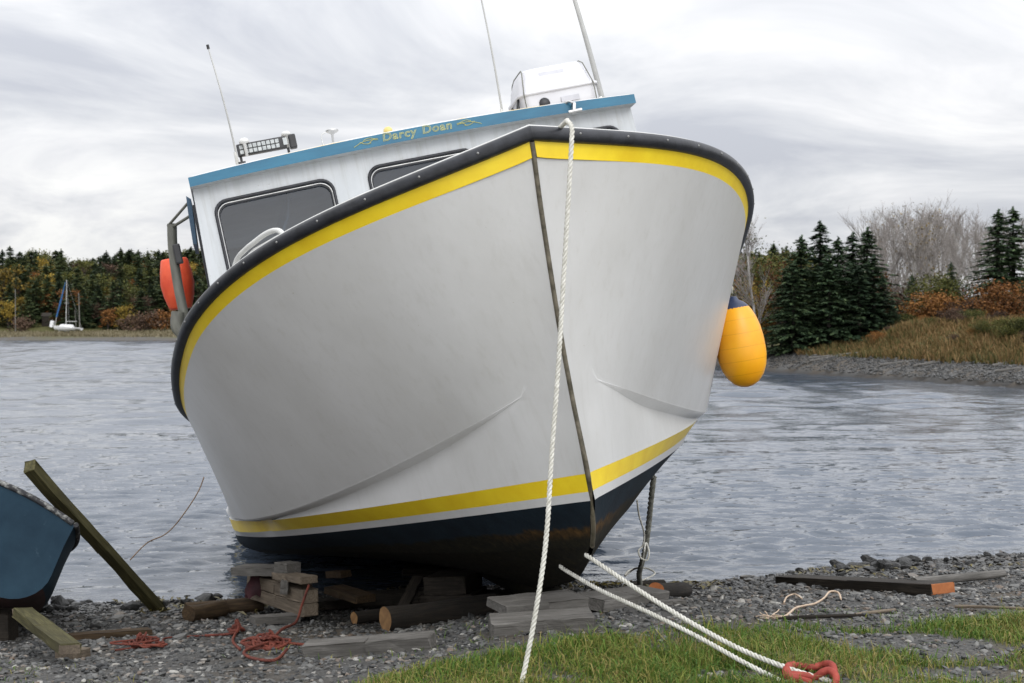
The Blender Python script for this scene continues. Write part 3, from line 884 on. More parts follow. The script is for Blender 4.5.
# metal stem band
stem_pts = [(S[0, 1], S[0, 2] - 0.004)] + [(-.590, 2.035), (-.512, 1.80), (-.437, 1.556), (-.385, 1.354), (-.34, 1.10), (-.325, .92), (-.307, .755), (-.236, .621), (-.191, .528), (-.131, .459), (-.04, .385)]
sp = catmull([(0, a, b) for a, b in stem_pts], 6)
mb = MB()
tt = np.gradient(sp, axis=0); tt /= np.linalg.norm(tt, axis=1)[:, None]
nn = np.stack([0 * tt[:, 0], tt[:, 2], -tt[:, 1]], 1)
rows = []
for x_, o_ in [(-0.012, 0.000), (-0.010, 0.010), (-0.006, 0.015), (0, 0.017), (0.006, 0.015), (0.010, 0.010), (0.012, 0.000)]:
    q = sp + nn * o_; q[:, 0] += x_; rows.append(q)
mb.grid(rows, 0)
mb.build('stem_band', M['stem'], boat)

# wheelhouse
YF, YR = 2.47, 5.2
def zroof(x):
    return 3.002 + 0.036 * (1 - (x / 1.55) ** 2)


def rrect(x0, x1, z0, z1, r, n=6, zt=None):
    """rounded rectangle, xs/z pairs; zt raises the corners of the top edge separately"""
    out = []
    za, zb = zt if zt else (z1, z1)
    for cx, cz, a0 in ((x1 - r, z0 + r, -90), (x1 - r, zb - r, 0), (x0 + r, za - r, 90), (x0 + r, z0 + r, 180)):
        for k in range(n + 1):
            a = math.radians(a0 + 90 * k / n); out.append((cx + r * math.cos(a), cz + r * math.sin(a)))
    return out


def holed_wall(name, outline, holes, to3, thick, mats, parent):
    """flat wall with window openings cut through it"""
    bm = bmesh.new(); edges = []
    for loop in [outline] + holes:
        vs = [bm.verts.new((a, b, 0)) for a, b in loop]
        edges += [bm.edges.new((vs[i], vs[(i + 1) % len(vs)])) for i in range(len(vs))]
    bmesh.ops.triangle_fill(bm, use_beauty=True, edges=edges)
    r = bmesh.ops.extrude_face_region(bm, geom=bm.faces[:])
    for v in [e for e in r['geom'] if isinstance(e, bmesh.types.BMVert)]:
        v.co.z = thick
    bmesh.ops.recalc_face_normals(bm, faces=bm.faces)
    for v in bm.verts:
        v.co = Vector(to3(v.co.x, v.co.y, v.co.z))
    me = bpy.data.meshes.new(name); bm.to_mesh(me); bm.free()
    for m in mats: me.materials.append(m)
    o = bpy.data.objects.new(name, me); COL.objects.link(o); o.parent = parent
    return o


front_holes = [rrect(.628, 1.425, 2.08, 2.897, .085, zt=(2.903, 2.891)), rrect(-.378, .378, 2.08, 2.924, .085), rrect(-1.425, -.628, 2.08, 2.897, .085, zt=(2.891, 2.903))]
outl = [(1.595, 1.45), (1.540, zroof(1.540) + .012)] + [(x, zroof(x) + .012) for x in np.linspace(1.2, -1.2, 9)] + [(-1.540, zroof(1.540) + .012), (-1.595, 1.45)]
fw = holed_wall('wheelhouse', outl, front_holes, lambda a, b, t: (-a, YF + t, b), 0.06, [M['house']], boat)
# side walls, back wall, floor join the same part
bmw = bmesh.new(); bmw.from_mesh(fw.data)
def add_wall(outline, holes, to3, thick):
    o = holed_wall('tmp', outline, holes, to3, thick, [M['house']], boat)
    bmw.from_mesh(o.data); me = o.data; bpy.data.objects.remove(o); bpy.data.meshes.remove(me)
side_hole = rrect(3.0, 4.4, 2.15, 2.85, .08)
for sg in (1, -1):
    add_wall([(YF + .063, 1.25), (YR, 1.05), (YR, 2.995), (YF + .063, 2.995)], [side_hole],
             lambda a, b, t, s=sg: (-s * (1.540 + (3.0 - b) * 0.036 - t - 0.002), a, b), 0.05)
add_wall([(1.48, 1.2), (1.48, 2.99), (-1.48, 2.99), (-1.48, 1.2)], [rrect(.5, 1.35, 1.3, 2.8, .05), rrect(-1.3, .2, 2.1, 2.8, .05)], lambda a, b, t: (-a, YR - .06 + t, b), 0.05)
bmw.to_mesh(fw.data); bmw.free()
# interior: dash, ceiling lining
mb = MB()
mb.box((0, YF + .38, 1.93), (2.9, .55, .26), 0)
mb.box((0, 4.0, 1.35), (3.0, 2.4, .05), 0)
mb.box((0, 3.9, 2.955), (2.95, 2.4, .03), 0)
mb.box((-.55, 3.9, 1.9), (.5, .45, 1.1), 0, bev=.05)
mb.box((-1.0, 3.2, 2.75), (.05, .05, .5), 0, Matrix.Rotation(.5, 3, 'Y'))
mb.tube([(-1.2, YF + .25, 2.25), (-1.1, YF + .3, 2.5), (-.95, YF + .3, 2.75), (-.9, YF + .3, 2.95)], .012, 6, 0)
mb.build('interior', M['inside'], fw)


def window(loop, to3, parent, dirn):
    """glass pane with a black rubber gasket and a pale inner lip"""
    mb = MB()
    pts = [to3(a, b, 0.022) for a, b in loop]
    mb.add(pts, [tuple(range(len(pts)))], 0, False)
    mb.tube([to3(a, b, -0.004) for a, b in loop], 0.011, 6, 1, closed=True)
    c = np.mean(loop, axis=0)
    inner = [((a - c[0]) * 0.972 + c[0], (b - c[1]) * 0.955 + c[1]) for a, b in loop]
    mb.tube([to3(a, b, 0.002) for a, b in inner], 0.0055, 6, 2, closed=True)
    inner2 = [((a - c[0]) * 0.955 + c[0], (b - c[1]) * 0.93 + c[1]) for a, b in loop]
    mb.tube([to3(a, b, 0.008) for a, b in inner2], 0.007, 6, 1, closed=True)
    return mb.build('window', [M['glass'], M['rubber'], M['steel']], parent)


for h in front_holes:
    window(h, lambda a, b, t: (-a, YF + t, b), fw, -1)
for sg in (1, -1):
    window(side_hole, lambda a, b, t, s=sg: (-s * (1.538 + (3.0 - b) * 0.036 - t), a, b), fw, 1)

# roof with blue fascia
mb = MB()
xs_ = np.linspace(1.553, -1.553, 25)
Y0, Y1 = 2.36, 5.55
def zt_(x): return 3.065 + 0.052 * (1 - (x / 1.55) ** 2)
top = [[(-x, y, zt_(x)) for x in xs_] for y in (Y0, Y0 + .03, 4.2, Y1)]
bot = [[(-x, y, zroof(x)) for x in xs_] for y in (Y0, Y0 + .2, 4.2, Y1)]
mb.grid(top, 1); mb.grid(bot, 2)
mb.grid([top[0], bot[0]], 0, False); mb.grid([top[-1], bot[-1]], 0, False)
for i in (0, -1):
    mb.grid([[r[i] for r in top], [r[i] for r in bot]], 0, False)
# raised white crown set back from the edge
rim = []
for ins, dz in ((0.020, 0.0), (0.024, 0.010), (0.10, 0.018), (0.16, 0.040), (0.5, 0.052)):
    rim.append([(-x * (1 - ins / 1.553), Y0 + ins, zt_(x) + dz) for x in xs_])
rim.append([(-x * .75, Y1 - .3, zt_(x) + .052) for x in xs_])
mb.grid(rim, 1)
for i in (0, -1):
    mb.add([r[i] for r in rim] + [(r[i][0] * 1.0, r[i][1], zt_(1.55)) for r in rim[::-1]], [tuple(range(2 * len(rim)))], 1, False)
roof = mb.build('roof', [M['roof_blue'], M['roof_white'], M['house']], boat)

# painted name and scrolls on the fascia
def lettering():
    for word, xc in (('Darcy', 0.130), ('Doan', -0.134)):
        mb = MB()
        for layer, (off, mat, dy) in enumerate(((0.024, 0, 0.0030), (-0.024, 1, 0.0048))):
            cu = bpy.data.curves.new('lettering', 'FONT'); cu.body = word; cu.size = 0.087; cu.align_x = 'CENTER'; cu.offset = off * 0.08; cu.shear = 0.12; cu.space_character = 1.12
            o = bpy.data.objects.new('lettering', cu); COL.objects.link(o)
            dg = bpy.context.evaluated_depsgraph_get(); dg.update()
            me = bpy.data.meshes.new_from_object(o.evaluated_get(dg))
            vs = []
            for v in me.vertices:
                xs = xc - v.co.x
                vs.append((-xs, Y0 - dy, v.co.y * 0.88 + 3.064 + (zroof(xs) - zroof(0))))
            mb.add(vs, [tuple(p.vertices) for p in me.polygons], mat, False)
            bpy.data.objects.remove(o); bpy.data.meshes.remove(me); bpy.data.curves.remove(cu)
        mb.build('lettering', [M['letter_yellow'], M['roof_blue']], roof)
    for sg in (1, -1):
        mb = MB(); c0 = sg * 0.275
        for k, (x0, z0, x1, z1, bend) in enumerate(((0, .004, .17, -.016, .018), (.02, .012, .10, .016, .012), (.05, -.008, .125, .010, -.010), (0.0, .012, .06, -.006, .010))):
            pts = []
            for t in np.linspace(0, 1, 10):
                xs = c0 + sg * (x0 + (x1 - x0) * t)
                pts.append((-xs, Y0 - .003, 3.077 + z0 + (z1 - z0) * t + bend * math.sin(math.pi * t) + (zroof(xs) - zroof(0))))
            mb.tube(pts, 0.0019, 5, 0)
        mb.build('scroll_ornament', M['letter_yellow'], roof)


lettering()

# things bolted to the roof
def whip(name, px, py, tip, y, base_h, r0, r1, label=None, mat='cap_white', frac=0.1):
    a = bl(px, py, 1, y); b = bl(tip[0], tip[1], 1, y - 0.1)
    a[2] = zt_(a[0]) + 0.05
    A, B_ = Vector(L(a)), Vector(L(b))
    mb = MB()
    d = (B_ - A)
    mb.tube([A - d.normalized() * .03, A + d.normalized() * 0.02, A + d.normalized() * base_h], [r0 * 3.0, r0 * 2.6, r0 * 1.3], 10, 0)
    n = 14
    mb.tube([A + d * t + Vector((0.012 * math.sin(math.pi * t), 0, 0)) for t in np.linspace(0.02, 1, n)], list(np.linspace(r0, r1, n)), 8, 1)
    if name == 'antenna' and tip[1] > 10:
        mb.tube([B_, B_ + d.normalized() * .03], r1 * 2.4, 8, 2)
    o = mb.build(name, [M['cap_white'], M[mat], M['black']], boat)
    if label: o['label'] = label
    return o


whip('antenna', 237, 158, (208.5, 49), 2.95, 0.16, 0.0075, 0.0042, 'thin whip antenna with black tip', 'spar')
whip('antenna', 500, 107, (474, -34), 3.15, 0.14, 0.0085, 0.0050, None, 'spar')
whip('antenna', 603, 99, (562, -42), 4.0, 0.3, 0.026, 0.016, 'thick grey whip antenna', 'spar')

mb = MB()     # led light bar
c = bl(262, 148, 1, 2.77); cx, cz = -c[0], c[2]
q = bl(292, 148, 1, 2.77)
for dx in (-.155, .175):
    mb.tube([(cx + dx, 2.77, cz - .075), (cx + dx, 2.77, cz - .03)], .009, 6, 0)
    mb.box((cx + dx, 2.77, cz - .078), (.05, .05, .012), 0)
mb.box((cx, 2.775, cz + .01), (.34, .05, .085), 0, bev=.008)
for i in range(9):
    for j in range(2):
        mb.box((cx - .140 + i * .031, 2.747, cz - .008 + j * .034), (.026, .008, .028), 1, bev=.004)
mb.box((cx + .163, 2.745, cz + .012), (.028, .012, .05), 1)
mb.box((cx + .215, 2.77, cz + .005), (.05, .06, .10), 0, bev=.01)
mb.build('light_bar', [M['black'], M['led']], boat)
for px, py, y in ((244, 142, 2.72), (286, 135, 2.87)):
    p = bl(px, py, 1, y); b_ = MB()
    b_.lathe([(0, .028), (.022, .024), (.034, .010), (.034, -.006), (.012, -.012), (.010, -.10), (.0, -.10)], 0, 14, Matrix.Translation(L(p)))
    b_.build('gps_dome', M['cap_white'], boat)
p = bl(332, 131, 1, 2.8); mb = MB()
mb.lathe([(0, .016), (.03, .014), (.046, .004), (.040, -.006), (.016, -.020), (.008, -.026), (.008, -.08), (0, -.08)], 0, 14, Matrix.Translation(L(p)) @ Matrix.Rotation(.12, 4, 'Y'))
q = Vector(L(p)); mb.tube(catmull([q + Vector((-.04, 0, 0)), q + Vector((-.075, .0, -.012)), q + Vector((-.082, 0, -.04)), q + Vector((-.082, 0, -.085))], 6), .0035, 6, 0)
mb.build('gps_antenna', M['steel'], boat)
p = bl(388, 131, 1, 2.48); mb = MB()
mb.lathe([(0, .03), (.018, .026), (.03, .012), (.034, -.02), (0, -.02)], 0, 14, Matrix.Translation(L(p)))
mb.build('amber_light', M['amber'], boat)
# chrome horn bracketed on the fascia
p = bl(574, 108, 1, 2.32); q = Vector(L(p)); mb = MB()
mb.box(q + Vector((0, .012, .0)), (.022, .05, .075), 0, Matrix.Rotation(.25, 3, 'Y'), bev=.004)
mb.tube([q + Vector((-.05, -.02, -.025)), q + Vector((.045, -.02, -.025))], [.011, .014], 10, 0)
mb.tube(catmull([q + Vector((.0, .0, .035)), q + Vector((-.02, .02, .055)), q + Vector((-.05, .06, .05))], 6), .009, 8, 0)
mb.build('horn', M['steel'], boat)

# low grab rail on the foredeck
mb = MB()
def dk_pt(s_, ins, h):
    p = np.array([np.interp(s_, dS, S[:, k]) for k in range(3)]); n_ = np.array([np.interp(s_, dS, on[:, k]) for k in range(3)])
    p = p - n_ * ins; p[2] += h; return L(p)
g0, g1 = [float(np.interp(q, us[:NU], dS[:NU])) for q in (.350, .462)]
pts = [dk_pt(g1 + .02, .10, .05), dk_pt(g1, .10, .10), dk_pt(g1 - .08, .10, .150), dk_pt(g1 - .2, .10, .16), dk_pt((g0 + g1) / 2, .10, .16), dk_pt(g0 + .15, .10, .16), dk_pt(g0 + .05, .10, .145), dk_pt(g0, .10, .11), dk_pt(g0 - .02, .10, .05)]
mb.tube(catmull(pts, 6), .014, 8, 0)
mb.tube([dk_pt(g1 - .03, .10, .115), dk_pt((g0 + g1) / 2, .10, .125), dk_pt(g0 + .03, .10, .11)], .008, 8, 0)
mb.build('grab_rail', M['cap_white'], boat)
# keel shoe
mb = MB()
kp = [p for p in STEMLOW if p[0] > 0.4]
mb.box((0, 4.6, -0.03), (.10, 7.4, .12), 0)
mb.build('keel', M['bottom'], boat)

# hauler post outboard of the starboard side with its brace and plate
yp = 3.15
P0, P1 = bl(168, 226, 1, yp), bl(183, 332, 1, yp)
mb = MB()
mb.tube(catmull([L(bl(172, 224, 1, yp)), L(bl(173, 250, 1, yp)), L(bl(178, 285, 1, yp)), L(bl(186, 325, 1, yp)), L(bl(194, 370, 1, yp))], 6), .034, 10, 0)
mb.tube([L(bl(168, 226, 1, yp)), L(bl(188, 203, 1, yp - .2))], .011, 6, 0)
mb.tube([L(bl(171, 228, 1, yp)), L(bl(190, 216, 1, yp - .2))], .011, 6, 0)
mb.box(L(bl(178, 254, 1, yp - .05)), (.05, .06, .14), 1, bev=.01)
mb.tube(catmull([L(bl(178, 312, 1, yp - .06)), L(bl(177, 326, 1, yp - .06)), L(bl(183, 334, 1, yp - .06))], 5), .045, 10, 2)
mb.build('hauler_post', [M['pole'], M['black'], M['pole']], boat)
mb = MB()
c0 = bl(189, 222, 1, 3.0)
poly = [bl(186, 196, 1, 2.82), bl(191, 199, 1, 2.82), bl(197, 244, 1, 2.82), bl(193, 244, 1, 2.82), bl(188, 212, 1, 2.82)]
mb.prism([L(p) for p in poly], .5, 0)
mb.build('side_visor', M['blue_dull'], boat)
mb = MB()
mb.tube([L(bl(195, 205, 1, 2.60)), L(bl(212, 292, 1, 2.60)), L(bl(216, 310, 1, 2.60))], .02, 6, 0)
mb.build('corner_trim', M['rubber'], boat)


def on_boat(name, xs, y, z):
    o = empty(name, MB4 @ Matrix.Translation((-xs, y, z)))
    return o


# ----------------------------------------------------------------------------- liferaft canister on the roof
yc = 3.05
pc = bl(563, 108, 1, yc)
base_z = zt_(pc[0]) + .06
raft = on_boat('liferaft_canister', pc[0], yc + .22, base_z)
tag(raft, 'white moulded liferaft canister strapped on the wheelhouse roof', 'liferaft')
W_, D_, H_ = 0.60, 0.46, 0.40
def shell(z0, z1, taper, rtop):
    mb = MB(); rows = []
    for t, ins in ((0, 0.0), (0.5, taper * .5), (0.78, taper), (0.90, taper + rtop * .35), (0.97, taper + rtop * .75), (1.0, taper + rtop * 1.4)):
        z = z0 + (z1 - z0) * t; row = []
        hw, hd, r = W_ / 2 - ins, D_ / 2 - ins, 0.07
        for cx_, cy_, a0 in ((hw - r, -hd + r, -90), (hw - r, hd - r, 0), (-hw + r, hd - r, 90), (-hw + r, -hd + r, 180)):
            for k in range(7):
                a = math.radians(a0 + 15 * k); row.append((cx_ + r * math.cos(a), cy_ + r * math.sin(a), z))
        rows.append(row)
    mb.grid(rows, 0, close=True)
    mb.add(rows[-1], [tuple(range(len(rows[-1])))], 0, True)
    mb.add(rows[0], [tuple(range(len(rows[0])))[::-1]], 0, True)
    return mb
lo = shell(.195, .03, .012, .03).build('lower_shell', M['plastic_white'], raft)
up = shell(.205, H_, .045, .03).build('upper_shell', M['plastic_white'], raft)
mb = MB(); rows = []
for e_, z in ((.0, .188), (.014, .190), (.014, .212), (.0, .216)):
    row = []
    hw, hd, r = W_ / 2 + e_, D_ / 2 + e_, 0.075
    for cx_, cy_, a0 in ((hw - r, -hd + r, -90), (hw - r, hd - r, 0), (-hw + r, hd - r, 90), (-hw + r, -hd + r, 180)):
        for k in range(7):
            a = math.radians(a0 + 15 * k); row.append((cx_ + r * math.cos(a), cy_ + r * math.sin(a), z))
    rows.append(row)
mb.grid(rows, 0, close=True); mb.build('flange', M['plastic_white'], raft)
mb = MB(); mb.lathe([(0, .010), (.036, .010), (.042, 0), (.0, 0)], 0, 20, Matrix.Translation((-.13, -D_ / 2 + .002, .112)) @ Matrix.Rotation(math.pi / 2, 4, 'X'))
mb.build('drain_cap', M['black'], raft)
mb = MB(); mb.box((-.02, -.205, .29), (.19, .004, .125), 0, Matrix.Rotation(-.235, 3, 'X')); mb.box((.07, -D_ / 2 + .000, .115), (.14, .008, .04), 0)
mb.build('label_panel', M['label_grey'], raft)
for x_ in (-.275, .265):
    mb = MB()
    mb.tube([(x_, -.236, .0), (x_, -.247, .20), (x_ * .88, -.19, H_ - .03), (x_ * .84, -.13, H_ + .002), (x_ * .84, .13, H_ + .002), (x_ * .88, .19, H_ - .03), (x_, .247, .20), (x_, .236, 0)], .0045, 6, 0)
    mb.build('strap', M['pole'], raft)
mb = MB()
for y_ in (-.15, .15):
    mb.box((0, y_, .012), (.66, .04, .03), 0)
for x_, in ((-.318,), (.318,)):
    mb.box((x_, 0, .05), (.02, .34, .09), 0)
mb.tube([(-.31, -.2, .02), (-.33, -.2, .1), (-.30, -.15, .2), (-.32, -.05, .06), (-.30, .1, .18), (-.33, .15, .03)], .010, 6, 1)
mb.build('cradle', [M['steel'], M['black']], raft)

# ----------------------------------------------------------------------------- floats and fenders hung on the boat
def hung(name, top, bot, prof, seg, mats_prof, flat=1.0):
    """a float whose axis runs from top to bottom; built at its own place, z from 0 at the bottom"""
    A, B_ = top, bot
    z = (A - B_).normalized(); rot = z.to_track_quat('Z', 'Y').to_matrix().to_4x4()
    return empty(name, Matrix.Translation(B_) @ rot), (A - B_).length


A_, B_ = at(733, 303, 9.45), at(747.5, 387, 9.45)
fen, ln = hung('fender', A_, B_, None, 0, None)
tag(fen, 'orange yellow inflatable fender with a dark blue end, hanging beside the white hull', 'fender')
R_ = 0.166
pr = [(0, 0), (.25, .012), (.50, .05), (.74, .13), (.90, .23), (.985, .35), (1.0, .45), (.985, .57), (.93, .69), (.83, .80), (.70, .89), (.58, .945)]
mb = MB(); mb.lathe([(r * R_, t * ln) for r, t in pr], 0, 32); mb.build('body', M['fender'], fen)
mb = MB(); mb.lathe([(.60 * R_, ln * .935), (.57 * R_, ln * .955), (.42 * R_, ln * 1.0), (.24 * R_, ln * 1.03), (.18 * R_, ln * 1.07), (0, ln * 1.08)], 0, 24); mb.build('end_cap', M['fender_cap'], fen)
mb = MB()
sP = MB4 @ Vector(L(S[52] * np.array([-1, 1, 1]) + np.array([-.02, 0, .08])))
inv = fen.matrix_world.inverted()
rope_mb(mb, [Vector((0, 0, ln * 1.12)), Vector((.0, 0, ln * 1.2)), (Vector((0, 0, ln * 1.2)) + inv @ sP) / 2 + Vector((0, 0, -.02)), inv @ sP], .010)
mb.build('lanyard', M['rope_white'], fen)

A_, B_ = at(174, 259, 10.7), at(181, 309, 10.7)
flo, ln = hung('marker_float', A_, B_, None, 0, None)
tag(flo, 'faded red orange float hanging by the grey post at the wheelhouse side', 'float')
mb = MB(); R_ = 0.128
mb.lathe([(0, 0), (.60 * R_, 0.0), (.70 * R_, .02), (.88 * R_, .25 * ln), (1.0 * R_, .5 * ln), (.93 * R_, .75 * ln), (.80 * R_, .97 * ln), (.74 * R_, ln), (0, ln)], 0, 28)
mb.build('body', M['red_buoy'], flo)
mb = MB(); d_ = (Vector((0, 0, 2)) - flo.location)
hv = flo.matrix_world.inverted() @ at(172.5, 274, 10.5)
hv2 = Vector((hv.x, hv.y, 0)).normalized() * R_ * .935
mb.lathe([(0, .004), (.016, .004), (.02, -.01), (0, -.01)], 0, 12, Matrix.Translation((hv2.x, hv2.y, ln * .74)) @ Vector((hv2.x, hv2.y, 0)).to_track_quat('Z', 'Y').to_matrix().to_4x4())
mb.build('eye_hole', M['black'], flo)
mb = MB(); rope_mb(mb, [(0, 0, ln), (.01, 0, ln + .08), flo.matrix_world.inverted() @ at(172, 236, 10.55)], .008); mb.build('lanyard', M['rope_grey'], flo)


# ----------------------------------------------------------------------------- ropes
def rope_thing(name, label, pts, r, mat, group=None, cat='rope', strands=True, jitter=0):
    b0 = Vector(pts[-1]); mb = MB()
    P = [Vector(p) - b0 for p in pts]
    if strands:
        rope_mb(mb, P, r, jitter=jitter)
    else:
        mb.tube(resample(catmull(P), max(r * 1.5, .01)), r, 7)
    o = mb.build(name, mat); o.location = b0
    tag(o, label, cat, group)
    return o


# over the bow guard and down to the grass
top = MB4 @ Vector((0.10, -0.57, 2.46))
gp = lambda px, py, off: at(px, py, off)
bowd = 6.21
pts = [MB4 @ Vector((.16, .60, 2.33)), MB4 @ Vector((.15, -.0, 2.36)), gp(563, 124.5, 6.45), gp(568, 122, 6.30), gp(572, 128, 6.22), gp(571.5, 143, 6.195), gp(569.5, 180, 6.185), gp(563.5, 280, 6.17), gp(558, 370, 6.15), gp(552, 450, 6.12), gp(546, 540, 6.06), gp(536, 610, 6.0), gp(524, 672, 5.93), gp(516, 700, 5.80)]
rope_thing('bow_rope', 'white laid rope hanging over the bow rail straight down to the grass', pts, .0108, M['rope_white'])
hk = ground_at(812, 683) + Vector((0, 0, .0))
pts = [gp(560, 566, 7.36), gp(567, 571, 7.30), gp(600, 590, 7.0), gp(650, 613, 6.62), gp(700, 638, 6.33), gp(745, 663, 6.09), gp(786, 684, 5.93), gp(800, 694, 5.86)]
rope_thing('mooring_rope', 'lower of the two white ropes running from the forefoot to the red iron hook', pts, .0108, M['rope_white'], 'white ropes from the forefoot')
pts = [gp(586, 555, 7.05), gp(592, 559, 7.0), gp(640, 591, 6.72), gp(690, 622, 6.45), gp(740, 649, 6.20), gp(790, 669, 6.0), gp(832, 682, 5.92), gp(850, 692, 5.85)]
rope_thing('mooring_rope', 'upper of the two white ropes running from the forefoot across the red iron hook', pts, .0115, M['rope_white'], 'white ropes from the forefoot')
# red iron hook lying in the grass
hook = empty('iron_hook', loc=hk + Vector((0, 0, .02)))
tag(hook, 'red painted iron double hook lying in the grass at the rope ends', 'hook')
iv = Vector(hook.location)
def hp(px, py, d): return at(px, py - 2.5, d - .05) - iv
mb = MB(); mb.tube(catmull([hp(790, 668, 6.14), hp(800, 668.5, 6.13), hp(812, 670, 6.12), hp(820, 668, 6.12), hp(826, 666.5, 6.10), hp(832, 668, 6.06), hp(834, 674, 6.02), hp(833, 681, 6.0)], 7), [.015] * 29 + [.017] * 15 + [.015] * 6, 12)
mb.build('hook_arm', M['hook'], hook)
mb = MB(); mb.tube(catmull([hp(791, 677, 6.02), hp(805, 678, 6.01), hp(815, 680, 6.0), hp(822, 675, 5.99), hp(829, 673, 5.98), hp(835, 677, 5.95), hp(836, 684, 5.93), hp(832, 690, 5.93)], 7), .016, 12)
mb.build('hook_arm', M['hook'], hook)
mb = MB(); mb.tube(catmull([hp(799, 681, 5.98), hp(791, 680, 5.99), hp(787, 676, 6.02), hp(788, 670, 6.08), hp(794, 668, 6.13)], 6), .020, 12)
mb.box(hp(801, 684, 6.0), (.09, .04, .045), 0, Matrix.Rotation(.2, 3, 'Y'), bev=.012)
mb.build('hook_body', M['hook'], hook)

# twisted grey strop under the starboard... far side of the hull, with a thin white line knotted round it
pts = [at(654, 476, 9.0), at(652, 490, 9.05), at(649, 520, 9.2), at(646, 545, 9.3), at(642, 562, 9.45), at(639, 574, 9.6), at(640, 585, 9.78)]
rope_thing('strop', 'thick grey twisted strop hanging from the hull bottom to the beach', pts, .019, M['rope_grey'])
pts = [at(637, 500, 8.95), at(639, 515, 9.05), at(644, 533, 9.2), at(643, 545, 9.24), at(638.5, 551, 9.22), at(641, 558, 9.22), at(647, 560, 9.23), at(649, 552, 9.24), at(646, 543, 9.25), at(644, 552, 9.2), at(641, 566, 9.4), at(634, 569, 9.9), at(625, 576, 9.95), at(630, 570, 10.1), at(645, 568, 10.15), at(655, 573, 10.05), at(648, 578, 9.95), at(640, 581, 9.85)]
rope_thing('thin_line', 'thin white line knotted round the grey strop beside the hull', pts, .0062, M['rope_white'], cat='line')
pts = [at(204, 477, 10.6), at(199, 490, 10.55), at(190, 505, 10.5), at(176, 524, 10.45), at(164, 535, 10.4), at(147, 543, 10.4), at(130, 560, 10.3)]
rope_thing('thin_line', 'thin brown line sagging from the hull side into the water', pts, .0045, M['rope_brown'], cat='line', strands=False)
# ----------------------------------------------------------------------------- timbers
def plank(name, label, cat, A, B, w, t, mat, roll=0.0, group=None, end=None, seg=6, bend=0.0, parent=None, chip=0.004):
    """a sawn timber from A to B (centres of its ends), local x along its length; worn edges, slightly bowed"""
    A, B = Vector(A), Vector(B); X = (B - A).normalized(); ln = (B - A).length
    Yv = Vector((0, 0, 1)).cross(X).normalized() if abs(X.z) < .98 else Vector((0, 1, 0))
    Zv = X.cross(Yv)
    Rm = Matrix((X, Yv, Zv)).transposed() @ Matrix.Rotation(roll, 3, 'X')
    bm = bmesh.new(); bmesh.ops.create_cube(bm, size=1)
    for v in bm.verts: v.co = Vector((v.co.x * ln, v.co.y * w, v.co.z * t))
    bmesh.ops.bisect_plane(bm, geom=bm.verts[:] + bm.edges[:] + bm.faces[:], plane_co=(0, 0, 0), plane_no=(1, 0, 0))
    for k in range(1, seg):
        bmesh.ops.bisect_plane(bm, geom=bm.verts[:] + bm.edges[:] + bm.faces[:], plane_co=(-ln / 2 + ln * k / seg + .001, 0, 0), plane_no=(1, 0, 0))
    bmesh.ops.bevel(bm, geom=[e for e in bm.edges if len(e.link_faces) == 2 and e.calc_face_angle(0) > 0.6], offset=min(w, t) * 0.09, segments=2, affect='EDGES', profile=.6)
    for v in bm.verts:
        s = v.co.x / ln
        v.co.z += bend * (0.25 - s * s) * 4
        v.co += Vector((random.uniform(-1, 1) * chip, random.uniform(-1, 1) * chip, random.uniform(-1, 1) * chip * .6))
    me = bpy.data.meshes.new(name); bm.normal_update()
    me.materials.append(mat)
    if end is not None:
        me.materials.append(end)
    bm.faces.ensure_lookup_table()
    for f in bm.faces:
        if end is not None and f.normal.x > .9: f.material_index = 1
    bm.to_mesh(me); bm.free()
    o = bpy.data.objects.new(name, me); COL.objects.link(o)
    o.matrix_world = Matrix.Translation((A + B) / 2) @ Rm.to_4x4()
    if label: tag(o, label, cat, group)
    return o


def log(name, label, A, B, r, mat, cut, cat='log', r2=None):
    A, B = Vector(A), Vector(B); X = (B - A).normalized()
    rot = X.to_track_quat('X', 'Z').to_matrix().to_4x4(); ln = (B - A).length; r2 = r2 or r
    mb = MB(); rows = []; n = 20
    for i in range(n + 1):
        t = i / n; rr = r + (r2 - r) * t
        rows.append([(t * ln, rr * (1 + .05 * math.sin(3 * a + 4 * t) + .03 * math.sin(5 * a + 9 * t + r * 50)) * math.cos(a) + .012 * math.sin(4 * t + r * 30), rr * (1 + .05 * math.sin(2 * a + 6 * t)) * math.sin(a)) for a in np.linspace(0, 2 * math.pi, 18, endpoint=False)])
    mb.grid(rows, 0, close=True)
    mb.add(rows[0], [tuple(range(18))], 1, False); mb.add(rows[-1], [tuple(range(18))], 1, False)
    o = mb.build(name, [mat, cut]); o.matrix_world = Matrix.Translation(A) @ rot
    tag(o, label, cat)
    return o


G = ground_at
def up(p, h): return Vector((p.x, p.y, p.z + h))


# the post leaning on the skiff
pa = G(160, 611); pb = at(29, 466, 8.35)
d_ = (pb - pa).normalized()
plank('leaning_post', 'greenish square timber post leaning up against the blue skiff', 'post', pa - d_ * .08, pb, .066, .078, M['wood_green'], roll=.30, seg=8, chip=.006)
# planks under and beside the skiff
plank('plank', 'short thick plank poking out from under the blue skiff towards the pebbles', 'plank', at(22, 612, 7.9), at(70, 649, 6.95), .105, .05, M['wood_green'], roll=-.05, end=M['wood_tan'])
a = G(64, 660); plank('wood_block', 'small block of wood propping the plank end below the blue skiff', 'block', up(a, .02), up(G(82, 656), .025), .12, .05, M['wood_tan'])
plank('plank', 'narrow grey plank lying on pebbles right of the blue skiff', 'plank', up(G(70, 640), .02), up(G(150, 634), .02), .08, .03, M['wood_brown'])
